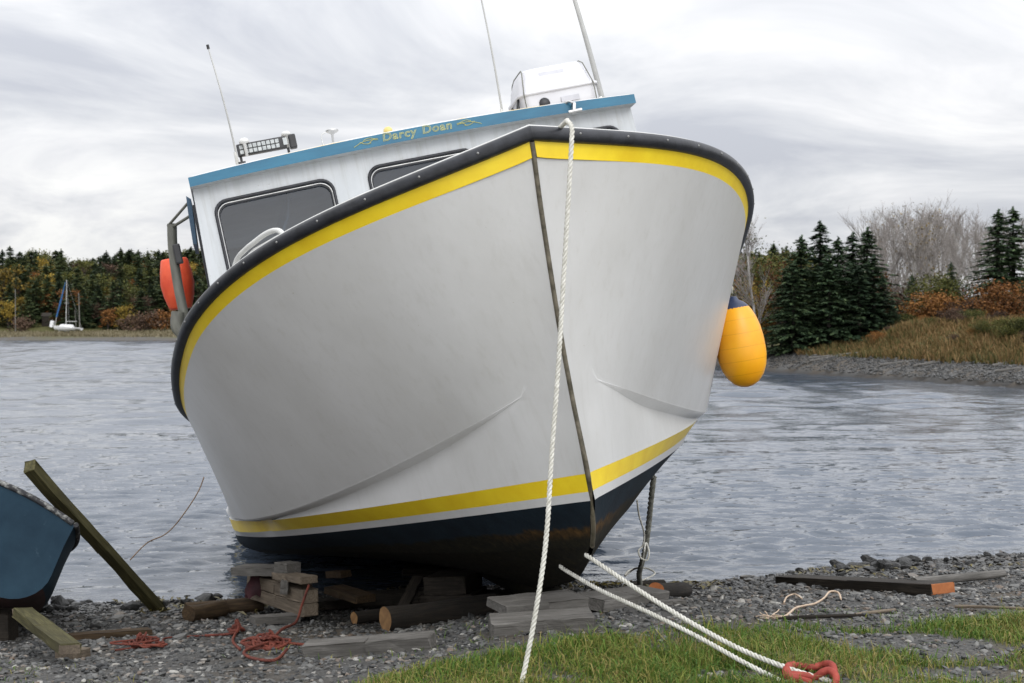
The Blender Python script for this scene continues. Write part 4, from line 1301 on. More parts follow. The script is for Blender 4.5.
# grey planks in front of the bow
plank('plank', 'broad grey weathered plank lying at the grass edge left of the bow rope', 'plank', up(G(306, 657), .035), up(G(433, 648), .035), .10, .075, M['wood_grey'], roll=.15, chip=.006)
plank('plank', 'upper grey plank of the pair stepped below the forefoot', 'plank', up(G(497, 626), .10), up(G(578, 617), .10), .22, .05, M['wood_grey'], roll=.05, chip=.006)
plank('plank', 'lower thick grey plank of the stepped pair at the grass edge', 'plank', up(G(490, 636), .045), up(G(592, 629), .045), .16, .085, M['wood_grey'], roll=.12, chip=.006)
plank('plank', 'grey plank behind the two mooring ropes, just right of the forefoot', 'plank', up(G(588, 612), .05), up(G(654, 602), .05), .20, .07, M['wood_grey'], roll=.1, chip=.006)
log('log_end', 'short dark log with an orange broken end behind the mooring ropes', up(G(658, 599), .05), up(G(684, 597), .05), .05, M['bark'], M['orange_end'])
plank('plank', 'thin brown slat lying on the pebbles right of the short dark log', 'plank', up(G(655, 606), .015), up(G(682, 604), .015), .06, .02, M['wood_grey'])
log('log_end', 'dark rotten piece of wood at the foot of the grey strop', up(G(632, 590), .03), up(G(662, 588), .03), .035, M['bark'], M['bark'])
# the squared timber on the right
plank('beam', 'long dark squared beam with an orange cut end lying on the pebbles at right', 'beam', up(G(786, 584), .03), up(G(943, 594), .035), .20, .075, M['wood_dark'], end=M['orange_end'], roll=.02, seg=8)
log('driftwood_pole', 'pale bare driftwood pole lying behind the beam with the orange end', up(G(915, 590), .05), up(G(1002, 580), .05), .035, M['wood_grey'], M['wood_grey'], 'driftwood', .028)
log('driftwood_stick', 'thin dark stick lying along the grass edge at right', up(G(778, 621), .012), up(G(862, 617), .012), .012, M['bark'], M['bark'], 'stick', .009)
log('driftwood_stick', 'thin pale stick lying along the grass edge, end to end with a dark one', up(G(856, 618), .014), up(G(893, 612), .014), .012, M['wood_tan'], M['wood_tan'], 'stick', .009)
log('driftwood_stick', 'reddish thin stick in the grass at the right edge of the photo', up(G(955, 610), .02), up(G(1030, 612), .02), .010, M['wood_tan'], M['wood_tan'], 'stick', .008)

# timber cribbing under the port bilge
cr = empty('timber_crib', loc=at(272, 612, 9.3)); tag(cr, 'tan crib of two stacked timbers under the left side of the hull', 'crib')
def cp(px, py, d): return at(px, py, d)
def crib_part(o, name):
    mw = o.matrix_world.copy(); o.parent = cr; o.matrix_world = mw; o.matrix_parent_inverse = Matrix.Identity(4)
    o.matrix_local = Matrix.Translation(-Vector(cr.location)) @ mw; o.name = name
la, lb = cp(250, 593, 9.65), cp(303, 611, 8.95)
dv = Vector((0, 0, .088))
off = Vector((.045, .03, 0))
for nm, h in (('lower_timber', 0), ('upper_timber', 1)):
    o = plank('timber', None, None, la + dv * h + off - (lb - la) * (.06 * h), lb + dv * h + off, .11, .085, M['wood_tan']); crib_part(o, nm)
o = plank('timber', None, None, cp(256, 588, 9.55) + off, cp(256, 573, 9.55) + off, .10, .08, M['wood_tan']); crib_part(o, 'packing_piece')
o = plank('timber', None, None, cp(282, 594, 9.1) + off * .3, cp(283, 580, 9.1) + off * .3, .06, .05, M['wood_grey']); crib_part(o, 'wedge')
o = plank('timber', None, None, cp(268, 588, 9.5) + off, cp(296, 588, 9.2) + off, .14, .08, M['wood_dark']); crib_part(o, 'packing_piece')
plank('plank', 'grey plank lying across the top of the tan crib under the hull', 'plank', at(238, 569.5, 9.55), at(291, 570.5, 9.4), .18, .055, M['wood_grey'])
plank('plank', 'short brighter plank on top of the tan crib, right of the grey one', 'plank', at(280, 575, 9.3), at(309, 580, 8.95), .12, .045, M['wood_tan'])
plank('wood_block', 'pale square block wedged between the hull and the tan crib', 'block', at(281, 568, 9.3), at(294, 570, 9.2), .12, .09, M['wood_grey'])
mb = MB()
P = []
for i, z in enumerate(np.linspace(0, -.19, 7)):
    P.append([(math.cos(t) * (.035 + .055 * (i / 6) ** .7 + .018 * math.sin(3 * t + i)), math.sin(t) * (.04 + .02 * math.sin(2 * t + i)), z + .02 * math.sin(4 * t + 1) * i / 6) for t in np.linspace(0, 2 * math.pi, 18, endpoint=False)])
mb.grid(P, 0, close=True); mb.add(P[0], [tuple(range(18))], 0)
o = mb.build('rag', M['cloth']); o.scale = (.72, .72, .8); o.location = at(255, 574, 9.52); tag(o, 'dark red rag hanging over the left end of the tan crib', 'rag')
plank('plank', 'grey board lying on the stones just below the tan crib', 'plank', up(G(252, 625), .03), up(G(297, 622), .03), .12, .045, M['wood_grey'])
plank('plank', 'stubby plank end showing in the dark under the hull, right of the crib', 'plank', at(331, 574, 9.7), at(346, 574, 9.6), .10, .045, M['wood_brown'])
plank('plank', 'sloping board in the dark under the hull above the small log', 'plank', at(334, 589, 9.6), at(366, 599, 9.3), .16, .05, M['wood_brown'])
log('log', 'yellow brown driftwood log lying on the stones left of the tan crib', up(G(186, 616), .04), up(G(262, 612), .06), .05, M['wood_brown'], M['wood_brown'])
log('log', 'stubby red brown log end on the stones near the leaning post', up(G(190, 622), .05), up(G(222, 617), .06), .055, M['wood_brown'], M['wood_brown'])
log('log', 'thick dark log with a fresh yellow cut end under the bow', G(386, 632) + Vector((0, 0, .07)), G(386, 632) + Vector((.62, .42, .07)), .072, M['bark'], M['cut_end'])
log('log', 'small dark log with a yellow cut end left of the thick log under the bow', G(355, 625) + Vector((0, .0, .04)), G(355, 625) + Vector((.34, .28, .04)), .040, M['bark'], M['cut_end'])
# more blocking tucked into the dark under the keel
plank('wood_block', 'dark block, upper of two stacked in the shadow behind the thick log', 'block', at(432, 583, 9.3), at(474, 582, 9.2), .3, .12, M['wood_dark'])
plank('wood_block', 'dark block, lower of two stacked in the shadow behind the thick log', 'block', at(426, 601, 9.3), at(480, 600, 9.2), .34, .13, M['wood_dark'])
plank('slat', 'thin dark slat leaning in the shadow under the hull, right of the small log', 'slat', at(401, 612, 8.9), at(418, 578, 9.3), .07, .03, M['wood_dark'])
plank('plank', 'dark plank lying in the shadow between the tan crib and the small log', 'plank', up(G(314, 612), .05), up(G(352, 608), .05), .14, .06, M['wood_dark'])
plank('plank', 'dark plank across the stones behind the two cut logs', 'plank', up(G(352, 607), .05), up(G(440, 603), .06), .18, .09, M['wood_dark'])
# keel blocks carrying the boat
for k, (yl, lab) in enumerate(((2.4, 'dark cross timber carrying the keel in the shadow under the bow'), (4.6, 'dark cross timber carrying the keel further back under the hull'), (7.2, 'dark cross timber carrying the keel below the stern'))):
    c = MB4 @ Vector((0, yl, -.09)); zt = c.z; zg = gz(c.x, c.y)
    h = max(zt - zg + .06, .12)
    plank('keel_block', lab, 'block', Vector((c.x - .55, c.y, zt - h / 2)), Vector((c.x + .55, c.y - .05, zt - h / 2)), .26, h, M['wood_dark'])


# ----------------------------------------------------------------------------- heaps of line on the stones
def rope_heap(label, px, py, rx, ry, r, loops, seed, tails):
    g = np.random.default_rng(seed); c = G(px, py); pts = []
    n = loops * 9
    for i in range(n):
        a = i / 9 * 2 * math.pi * (1 + .13 * math.sin(i * .37)); q = .55 + .45 * math.sin(i * .61 + seed)
        pts.append((rx * q * math.cos(a) + g.normal(0, rx * .10), ry * q * math.sin(a) + g.normal(0, ry * .1), r + 0.085 * max(0, 1 - q * .8) * g.random() + r * 2 * (i / n)))
    mb = MB(); rope_mb(mb, pts, r, step=r * .9)
    for t in tails:
        tp = [Vector(p) - c for p in t]
        rope_mb(mb, [Vector(pts[len(pts) // 2])] + tp, r, step=r * .9)
    o = mb.build('rope_heap', M['rope_red']); o.location = c
    return tag(o, label, 'rope heap')


rope_heap('larger tangled heap of rust red rope on the pebbles below the crib', 266, 649,   .115, .11, .0082, 9, 4,
          [[up(G(282, 640), .06), at(296, 622, 8.6), at(302, 605, 8.8), at(309, 585, 8.95)], [up(G(245, 655), .02), up(G(252, 662), .02), up(G(275, 664), .02), up(G(287, 655), .03)], [up(G(300, 647), .015), up(G(318, 648), .015), up(G(340, 646), .015)]])
rope_heap('smaller heap of rust red rope on the pebbles left of the bigger heap', 237, 634, .045, .06, .0078, 5, 7,
          [[up(G(225, 637), .015), up(G(205, 638), .015)], [up(G(233, 644), .015), up(G(240, 652), .015)]])
rope_heap('flat tangle of thin rust red line on the pebbles left, by the narrow grey plank', 143, 648, .14, .09, .0055, 7, 9, [[up(G(165, 640), .01), up(G(190, 638), .01), up(G(215, 637), .01)], [up(G(115, 652), .01)]])
rope_thing('rope_scrap', 'pale tan scrap of rope bent over the pebbles in front of the orange ended beam', [up(G(771, 621), .015), up(G(785, 619), .015), up(G(795, 612), .02), up(G(805, 609), .02), up(G(815, 606), .015), up(G(824, 602), .025), up(G(830, 597), .035), up(G(838, 597), .03), up(G(841, 601), .012)], .0065, M['rope_pale'])
rope_thing('rope_scrap', 'pale curl of old rope lying near the left end of the long dark beam', [up(G(784, 605), .015), up(G(787, 600), .02), up(G(795, 598), .025), up(G(802, 601), .015)], .0055, M['rope_pale'])
mb = MB()
for k in range(9):
    pts = [Vector((random.uniform(-.03, .03), random.uniform(-.03, .03), .01))]
    for q in range(3): pts.append(pts[-1] + Vector((random.uniform(-.05, .05), random.uniform(-.05, .05), random.uniform(-.004, .012))))
    mb.tube(pts, .003, 5)
o = mb.build('frayed_end', M['rope_pale']); o.location = up(G(772, 621), .01); tag(o, 'frayed tuft of pale rope at the grass edge', 'rope')


# ----------------------------------------------------------------------------- the blue skiff at the left edge
def make_skiff():
    dep = 8.35
    corner = at(72.5, 525, dep)
    th = math.radians(17)
    Rm = Matrix.Rotation(math.radians(6), 4, 'Z') @ Matrix.Rotation(th, 4, 'Y') @ Matrix.Rotation(math.radians(-21), 4, 'X')
    hb, dp, crown = 0.66, 0.66, 0.125                                     # half beam and depth of the transom
    # local: x right, y away, z up; origin on the transom's bottom centre
    base = corner - (Rm.to_3x3() @ Vector((hb, 0, dp - crown)))
    sk = empty('skiff', Matrix.Translation(base) @ Rm)
    tag(sk, 'blue skiff with scuffed paint tipped over at the left edge of the photo', 'boat')
    def sec(t, ins=0.0):
        y = 2.6 * t; k = max(1 - t ** 1.7, 0.0) ** .9
        hw = (hb * k + .012) - ins; z1 = dp - crown + .22 * t * t; zb = .02 + .10 * t ** 3 + ins
        pts = []
        n = 11
        side_ = [(hw, z1)] + [(hw * (1 - .012 * i) if i < 3 else 0, z1 - (z1 - zb) * i * .13) for i in (1, 2)]
        r = min(.21, hw * .7)
        ang = np.linspace(0, math.pi / 2, 8)
        bil = [(hw * .965 - r + r * math.cos(a) - .02 * (1 - math.cos(a)), zb + r * .95 - r * .95 * math.sin(a)) for a in ang]
        half = side_ + bil + [(hw * .25, zb - .005), (.03, zb - .015)]
        return [(x, y + ins * (1 if t < .5 else -1) * 0, z) for x, z in half] + [(-x, y, z) for x, z in half[::-1]]
    ts = np.linspace(0, 1, 18)
    out = [sec(t) for t in ts]
    mb = MB(); mb.grid(out, 0)
    nq = len(out[0])
    arch = [(x, 0.0, dp - crown * (x / hb) ** 2) for x in np.linspace(-hb, hb, 14)[1:-1]]
    mb.add(out[0] + arch, [tuple(range(nq + len(arch)))], 0, False)
    # bottom colour below the waterline
    o = mb.build('hull', [M['skiff_blue'], M['skiff_red']], sk)
    for p in o.data.polygons:
        if p.center.z < .13 and len(p.vertices) == 4: p.material_index = 1
    inn = [sec(t, .025) for t in ts[:-1]]
    mb = MB(); mb.grid(inn, 0); mb.add([(x, .03, z) for x, y, z in inn[0]], [tuple(range(nq))], 0, False)
    mb.build('lining', M['wood_grey'], sk)
    mb = MB()
    mb.tube([(p[0] * 1.01, p[1], p[2] + .006) for p in [s[0] for s in out]] , .016, 8); mb.tube([(p[0] * 1.01, p[1], p[2] + .008) for p in [s[-1] for s in out]], .016, 8)
    mb.tube([(x, -.004, dp - crown * (x / hb) ** 2 + .008) for x in np.linspace(-hb, hb, 16)], .017, 8)
    mb.build('gunwale', M['skiff_rim'], sk)
    for y in (.8, 1.5):
        mb = MB(); s = sec(y / 2.6); mb.box((0, y, dp - .17), (2 * s[0][0] - .06, .24, .03), 0); mb.build('thwart', M['wood_grey'], sk)
    return sk, base, Rm


sk, skb, skR = make_skiff()
for k, (lx, ly) in enumerate(((.15, .35), (.05, 1.7))):
    p = Matrix.Translation(skb) @ skR @ Vector((lx, ly, -.01)); zg = gz(p.x, p.y)
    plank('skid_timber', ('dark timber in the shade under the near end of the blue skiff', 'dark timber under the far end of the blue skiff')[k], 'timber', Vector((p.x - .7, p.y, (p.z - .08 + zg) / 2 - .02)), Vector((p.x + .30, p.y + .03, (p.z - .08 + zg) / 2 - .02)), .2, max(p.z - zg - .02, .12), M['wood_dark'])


# ----------------------------------------------------------------------------- trees
def quads(cen, Uv, Vv):
    n = len(cen)
    P = np.stack([cen - Uv, cen + Vv * .9 - Uv * .1, cen + Uv, cen - Vv * .9 + Uv * .1], 1).reshape(-1, 3)
    return P, (np.arange(n)[:, None] * 4 + np.arange(4)[None])


def norm(a): return a / (np.linalg.norm(a, axis=-1, keepdims=True) + 1e-9)


def spruce_data(H, R, step, spray, seed, ragged=0.2, bare=0.05):
    g = np.random.default_rng(seed); cen, UU, VV, limbs = [], [], [], []
    z = H * bare
    while z < H * .985:
        q = 1 - z / H
        nb = max(4, int(5 + 5 * q + g.integers(0, 3)))
        for b in range(nb):
            a = g.random() * 2 * math.pi
            Lb = R * (q ** .82) * (0.72 + .5 * g.random()) * (1 + ragged * math.sin(2 * a + seed + z)) + .06
            if g.random() < .10: Lb *= .45
            z0 = z + g.normal(0, step * .3); dirv = np.array([math.cos(a), math.sin(a)])
            ns = max(3, int(Lb / (spray * .5)))
            t = np.linspace(.12, 1, ns) + g.normal(0, .03, ns)
            zz = z0 + Lb * (.18 * t - .52 * t ** 2 + .20 * t ** 3) * (0.5 + .8 * q)
            for sd in (-1, 1, 0):
                off = sd * spray * (.25 + .75 * (1 - t * .6)) * .55 * g.uniform(.6, 1.3, ns)
                c = np.stack([dirv[0] * t * Lb - dirv[1] * off, dirv[1] * t * Lb + dirv[0] * off, zz - np.abs(off) * .35 - g.random(ns) * spray * .25], 1)
                ua = a + sd * .7 + g.normal(0, .35, ns)
                Ud = norm(np.stack([np.cos(ua), np.sin(ua), -.25 + g.normal(0, .25, ns)], 1))
                Vd = norm(np.cross(Ud, norm(np.stack([g.normal(0, .5, ns), g.normal(0, .5, ns), np.ones(ns)], 1))))
                sz = spray * g.uniform(.45, .9, ns)
                cen.append(c); UU.append(Ud * sz[:, None]); VV.append(Vd * (sz * .38)[:, None])
            limbs.append([(0, 0, z0), (dirv[0] * Lb * .5, dirv[1] * Lb * .5, z0 + Lb * (-.02) * (0.5 + .8 * q)), (dirv[0] * Lb * .9, dirv[1] * Lb * .9, z0 + Lb * (-.11) * (0.5 + .8 * q))])
        z += step * g.uniform(.7, 1.3) * (0.55 + .6 * q)
    n = 14
    cen.append(np.stack([g.normal(0, .03, n), g.normal(0, .03, n), H * (0.96 + .05 * g.random(n))], 1)); u = norm(np.stack([g.normal(0, .4, n), g.normal(0, .4, n), np.ones(n)], 1))
    UU.append(u * spray * .6); VV.append(norm(np.cross(u, g.normal(0, 1, (n, 3)))) * spray * .2)
    P, Fc = quads(np.vstack(cen), np.vstack(UU), np.vstack(VV))
    return P, Fc, limbs


def make_spruce(H, R, step, spray, seed, mat, loc=(0, 0, 0), limbs_on=True):
    root = empty('spruce_tree', loc=loc)
    P, Fc, limbs = spruce_data(H, R, step, spray, seed)
    np_mesh('crown', P, Fc, mat, root)
    mb = MB(); mb.tube([(0, 0, -.3), (0.01, 0, H * .3), (0, .01, H * .7), (0, 0, H * .98)], [H * .022, H * .016, H * .008, .008], 7)
    if limbs_on:
        for l in limbs[::2]: mb.tube(l, [.018, .012, .005], 3, cap=False)
    mb.build('trunk', M['trunk'], root)
    return root


def leafy_data(H, W, ncl, nleaf, leaf, seed, z0=.25, flat=1.0):
    g = np.random.default_rng(seed)
    limbs = []; cl = []
    for k in range(ncl):
        a = g.random() * 2 * math.pi; zz = g.beta(1.5, 1.3); rr = W * .5 * math.sqrt(g.random()) * (1 - .75 * abs(zz - .38) ** 1.5) * (1 + .25 * math.sin(3 * a + seed))
        c = np.array([rr * math.cos(a), rr * math.sin(a), H * (z0 + (1 - z0) * zz)])
        cl.append(c)
        if k % 3 == 0: limbs.append([(0, 0, H * z0 * .6 * g.uniform(.6, 1.4)), tuple(c * np.array([.5, .5, .78])), tuple(c)])
    cl = np.array(cl)
    idx = g.integers(0, ncl, ncl * nleaf)
    sp = W * .085 * (0.5 + g.random(ncl))[idx]
    cen = cl[idx] + g.normal(0, 1, (len(idx), 3)) * sp[:, None] * np.array([1, 1, .75])
    u = norm(g.normal(0, 1, (len(idx), 3))); v = norm(np.cross(u, g.normal(0, 1, (len(idx), 3))))
    s = leaf * g.uniform(.5, 1.1, len(idx))
    P, Fc = quads(cen, u * s[:, None], v * (s * .75)[:, None])
    return P, Fc, limbs


def make_leafy(name, H, W, ncl, nleaf, leaf, seed, mat, z0=.25):
    root = empty(name)
    P, Fc, limbs = leafy_data(H, W, ncl, nleaf, leaf, seed, z0)
    np_mesh('crown', P, Fc, mat, root)
    mb = MB()
    if z0 > .12:
        mb.tube([(0, 0, -.3), (.05, .02, H * .3), (0, .06, H * .75)], [H * .02, H * .014, .012], 7)
    for l in limbs: mb.tube(l, [.03, .018, .006], 4, cap=False)
    mb.build('trunk', M['trunk'], root)
    return root


def make_bare(H, seed, twig=.011, leafy=0, W=.22, name='bare_tree', leafmat_='yellow_l'):
    g = np.random.default_rng(seed); root = empty(name)
    tm, cm = MB(), MB(); tips = []
    def grow(p, d, ln, r, lev, mb):
        n = 5; pts = [Vector(p)]; dv = Vector(d).normalized()
        for i in range(n):
            dv = (dv + Vector((g.normal(0, .10), g.normal(0, .10), g.normal(0.05, .06)))).normalized(); pts.append(pts[-1] + dv * ln / n)
        mb.tube(pts, list(np.linspace(r, max(r * .45, twig * .5), n + 1)), 5 if lev == 0 else 3, cap=False)
        if lev >= 3: tips.append(pts[-1]); return
        k = (15, 6, 5)[lev]
        for i in range(k):
            t = (.25 + .75 * (i + g.random()) / k) if lev == 0 else (.2 + .8 * g.random())
            q = pts[int(t * n * .999)]; a = g.random() * 2 * math.pi; dd = (pts[min(int(t * n) + 1, n)] - pts[max(int(t * n) - 1, 0)]).normalized()
            sidev = dd.orthogonal().normalized(); sidev.rotate(Matrix.Rotation(a, 3, dd))
            ang = g.uniform(.35, .75)
            grow(q, dd * math.cos(ang) + sidev * math.sin(ang) + Vector((0, 0, .18)), ln * (W * 1.9 if lev == 0 else .55) * (1.15 - .6 * t if lev == 0 else 1) * g.uniform(.7, 1.2), max(r * (.32 if lev == 0 else .55), twig), lev + 1, cm)
    grow((0, 0, -.2), (g.normal(0, .05), g.normal(0, .05), 1), H, H * .0115, 0, tm)
    tm.build('trunk', M['birch'], root); cm.build('crown', M['twig'], root)
    if leafy:
        T = np.array([t[:] for t in tips]); idx = g.integers(0, len(T), leafy)
        u = norm(g.normal(0, 1, (leafy, 3))); v = norm(np.cross(u, g.normal(0, 1, (leafy, 3))))
        P, Fc = quads(T[idx] + g.normal(0, .12, (leafy, 3)), u * .07, v * .05)
        np_mesh('leaves', P, Fc, M[leafmat_], root)
    return root


def copy_thing(root, loc, scale=1.0, rot=0.0, label=None, cat=None, group=None, mat=None):
    r = root.copy(); COL.objects.link(r); r.parent = None
    for ch in list(root.children):
        c = ch.copy(); COL.objects.link(c); c.parent = r
        if mat is not None and ch.name.startswith('crown'):
            c.data = mat_mesh(ch.data, mat)
    r.location = loc; r.scale = (scale if not isinstance(scale, tuple) else 1,) * 3 if not isinstance(scale, tuple) else scale
    r.rotation_euler = (0, 0, rot)
    if label: tag(r, label, cat, group)
    return r


_mm = {}
def mat_mesh(me, mat):
    k = (me.name, mat.name)
    if k not in _mm:
        c = me.copy(); c.materials.clear(); c.materials.append(mat); _mm[k] = c
    return _mm[k]


def place(px, depth):
    x = (px - 512) / F * depth
    return Vector((x, depth, gz(x, depth) - .05))


def make_trees():
    g = np.random.default_rng(21)
    # ---- right shore: the tall spruces
    protos = [make_spruce(7.0, 1.75, .26, .20, 31, M['spruce']), make_spruce(7.0, 1.5, .25, .19, 37, M['spruce']), make_spruce(7.0, 1.95, .27, .21, 43, M['spruce'])]
    used = [False] * 3
    def spruce(k, px, depth, ytop, label, group=None, wide=1.0):
        p = place(px, depth); h = CZ + (YH - ytop) / F * depth - p.z; s = h / 7.0
        if not used[k]:
            o = protos[k]; used[k] = True; o.location = p; o.scale = (s * wide, s * wide, s); o.rotation_euler.z = g.random() * 6; tag(o, label, 'tree', group)
        else:
            copy_thing(protos[k], p, (s * wide, s * wide, s), g.random() * 6, label, 'tree', group)
    spruce(0, 801, 71.5, 237, 'dark spruce at the left end of the close spruce group on the right shore', None, 1.55)
    spruce(1, 820, 73.5, 222, 'tall slim spruce, second from the left in the right shore group', None, 1.5)
    spruce(2, 838, 71.0, 238, 'broad dark spruce in the middle of the right shore group', None, 1.4)
    spruce(1, 853, 74.0, 233, 'spruce just left of the tallest right hand tree of the right shore group', None, 1.5)
    spruce(0, 867, 72.5, 229, 'spruce at the right end of the close group, beside the bare trees', None, 1.5)
    spruce(2, 882, 71.5, 275, 'short bushy spruce at the right foot of the close spruce group', None, 1.25)
    spruce(1, 786, 71.5, 268, 'small spruce leaning out at the left foot of the close spruce group', None, 1.5)
    spruce(1, 794, 70.6, 262, 'low spruce in front of the left end of the close spruce group', None, 1.7)
    spruce(0, 829, 70.3, 258, 'low bushy spruce in front of the second and third trees of the close group', None, 1.6)
    spruce(1, 859, 70.4, 266, 'low bushy spruce in front of the right half of the close group', None, 1.8)
    spruce(0, 874, 70.8, 256, 'half height spruce at the right edge of the close spruce group', None, 1.6)
    spruce(0, 998, 72, 211, 'tall dark spruce on the grassy bank near the right edge of the photo', None, 1.5)
    spruce(2, 1013, 73, 208, 'tall dark spruce closest to the right edge of the photo on the bank', None, 1.45)
    spruce(1, 1027, 70, 268, 'small spruce cut by the right edge of the photo', None, 1.4)
    spruce(2, 951, 77, 263, 'stubby dark spruce behind the green and rust bush on the bank', None, 1.3)
    spruce(0, 912, 78, 275, 'low dark spruce left of the green and rust bush', None, 1.4)
    # ---- autumn trees left of the spruces and the bushes on the bank
    ol = make_leafy('autumn_tree', 5.0, 3.4, 60, 42, .085, 51, M['olive']); ol2 = make_leafy('shrub', 2.6, 2.9, 60, 80, .07, 57, M['olive'], .05)
    ol3 = make_leafy('autumn_tree', 5.0, 3.0, 46, 36, .09, 61, M['orange_l'], .18)
    def leafy(src, hsrc, px, depth, ytop, label, mat=None, group=None, first=False, wide=1.0, cat='tree'):
        p = place(px, depth); h = CZ + (YH - ytop) / F * depth - p.z; s = h / hsrc
        if first:
            src.location = p; src.scale = (s * wide, s * wide, s); tag(src, label, cat, group)
        else:
            copy_thing(src, p, (s * wide, s * wide, s), g.random() * 6, label, cat, group, mat)
    leafy(ol, 5.0, 765, 78, 258, 'yellow green tree left of the spruces on the right shore', first=True)
    leafy(ol3, 5.0, 772, 77, 295, 'orange brown low tree at the left foot of the spruces', first=True, wide=1.3)
    leafy(ol3, 5.0, 752, 76, 282, 'bright yellow tree by the white hull on the right shore', M['yellow_l'], wide=1.1)
    leafy(ol3, 5.0, 744, 79, 262, 'dark red brown tree just beyond the white hull on the right shore', M['orange_l'])
    leafy(ol, 5.0, 738, 76, 300, 'low orange tree half hidden by the white hull', M['orange_l'], wide=1.4)
    leafy(ol, 5.0, 786, 84, 252, 'olive tree behind the left end of the spruces', M['olive'])
    leafy(ol3, 5.0, 876, 74.5, 272, 'slim orange tree showing between the spruces', M['orange_l'], wide=.7)
    leafy(ol3, 5.0, 781, 75, 262, 'slender orange tree just left of the dark spruces, above the orange brown one', M['orange_l'], wide=.8)
    leafy(ol, 5.0, 756, 74.5, 305, 'golden bush tree near the water beside the fender', M['yellow_l'], wide=1.3)
    leafy(ol3, 5.0, 748, 74, 318, 'low rust bush tree at the waterside half hidden by the fender', M['orange_l'], wide=1.8)
    leafy(ol2, 2.6, 938, 73.5, 276, 'round bush, green on top, on the grassy bank', first=True, wide=1.0, cat='bush')
    leafy(ol2, 2.6, 936, 71.5, 294, 'rusty low bush in front of the round green bush', M['orange_l'], wide=1.7, cat='bush')
    leafy(ol2, 2.6, 1000, 69, 284, 'rust brown bush below the two tall spruces on the bank', M['orange_l'], wide=1.25, cat='bush')
    leafy(ol2, 2.6, 973, 70, 300, 'low brown bush between the round bush and the tall spruces', M['brown_l'], wide=1.5, cat='bush')
    leafy(ol2, 2.6, 1024, 60, 318, 'dark green scrub at the right edge on the bank', M['olive'], wide=1.4, cat='bush')
    # bare trees
    bares = [make_bare(7, 71), make_bare(7, 73), make_bare(7, 79, W=.26), make_bare(7, 83, leafy=130)]
    first = [True] * 4
    pxs = list(np.linspace(866, 990, 17) + g.uniform(-4, 4, 17)) + list(np.linspace(862, 1030, 9) + g.uniform(-5, 5, 9))
    for i, px in enumerate(pxs):
        k = int(g.integers(0, 4)); dep = g.uniform(84, 96) if i < 17 else g.uniform(97, 112)
        yt = np.interp(px, [862, 880, 905, 930, 955, 985, 1030], [236, 226, 219, 217, 219, 222, 226]) + g.uniform(-3, 16)
        p = place(px, dep); s = (CZ + (YH - yt) / F * dep - p.z) / 7.0
        w = s * g.uniform(.9, 1.25)
        if first[k]:
            o = bares[k]; first[k] = False; o.location = p; o.scale = (w, w, s); tag(o, 'bare pale grey tree of the leafless stand behind the grassy bank', 'tree', 'bare trees behind the right bank')
        else:
            copy_thing(bares[k], p, (w, w, s), g.random() * 6, 'bare pale grey tree of the leafless stand behind the grassy bank', 'tree', 'bare trees behind the right bank')
    b = make_bare(7, 91, leafy=260, leafmat_='olive'); p = place(760, 73); s = (CZ + (YH - 226) / F * 73 - p.z) / 7; b.location = p; b.scale = (s, s, s)
    tag(b, 'thin sparse tree with few leaves rising above the orange trees beside the hull', 'tree')
    # ---- woods: cheap trees of several kinds, each its own
    fs = [make_spruce(9, 1.9, .52, .36, s_, M['spruce_far'], limbs_on=False) for s_ in (101, 103, 107)]
    fl = [make_leafy('autumn_tree', 7, 5.2, 42, 30, .22, s_, M['olive'], .2) for s_ in (111, 113)]
    fb = make_leafy('shrub', 3, 4.6, 36, 26, .2, 117, M['brown_l'], .03)
    fbare = bares[0]
    firsts = {}
    def put(src, h0, p, h, wide, label, cat, group, mat=None):
        s = h / h0
        if src.name not in firsts and mat is None:
            firsts[src.name] = 1; src.location = p; src.scale = (s * wide, s * wide, s); tag(src, label, cat, group)
        else:
            copy_thing(src, p, (s * wide, s * wide, s), g.random() * 6, label, cat, group, mat)
    skyline = lambda px: np.interp(px, [-20, 0, 28, 48, 60, 72, 82, 95, 114, 130, 150, 175, 215], [256, 254, 252, 247, 251, 262, 260, 257, 253, 249, 251, 247, 248])
    rows = [(277, 0), (284, 0), (291, 1), (300, 2), (314, 3), (328, 4), (342, 5), (354, 5)]
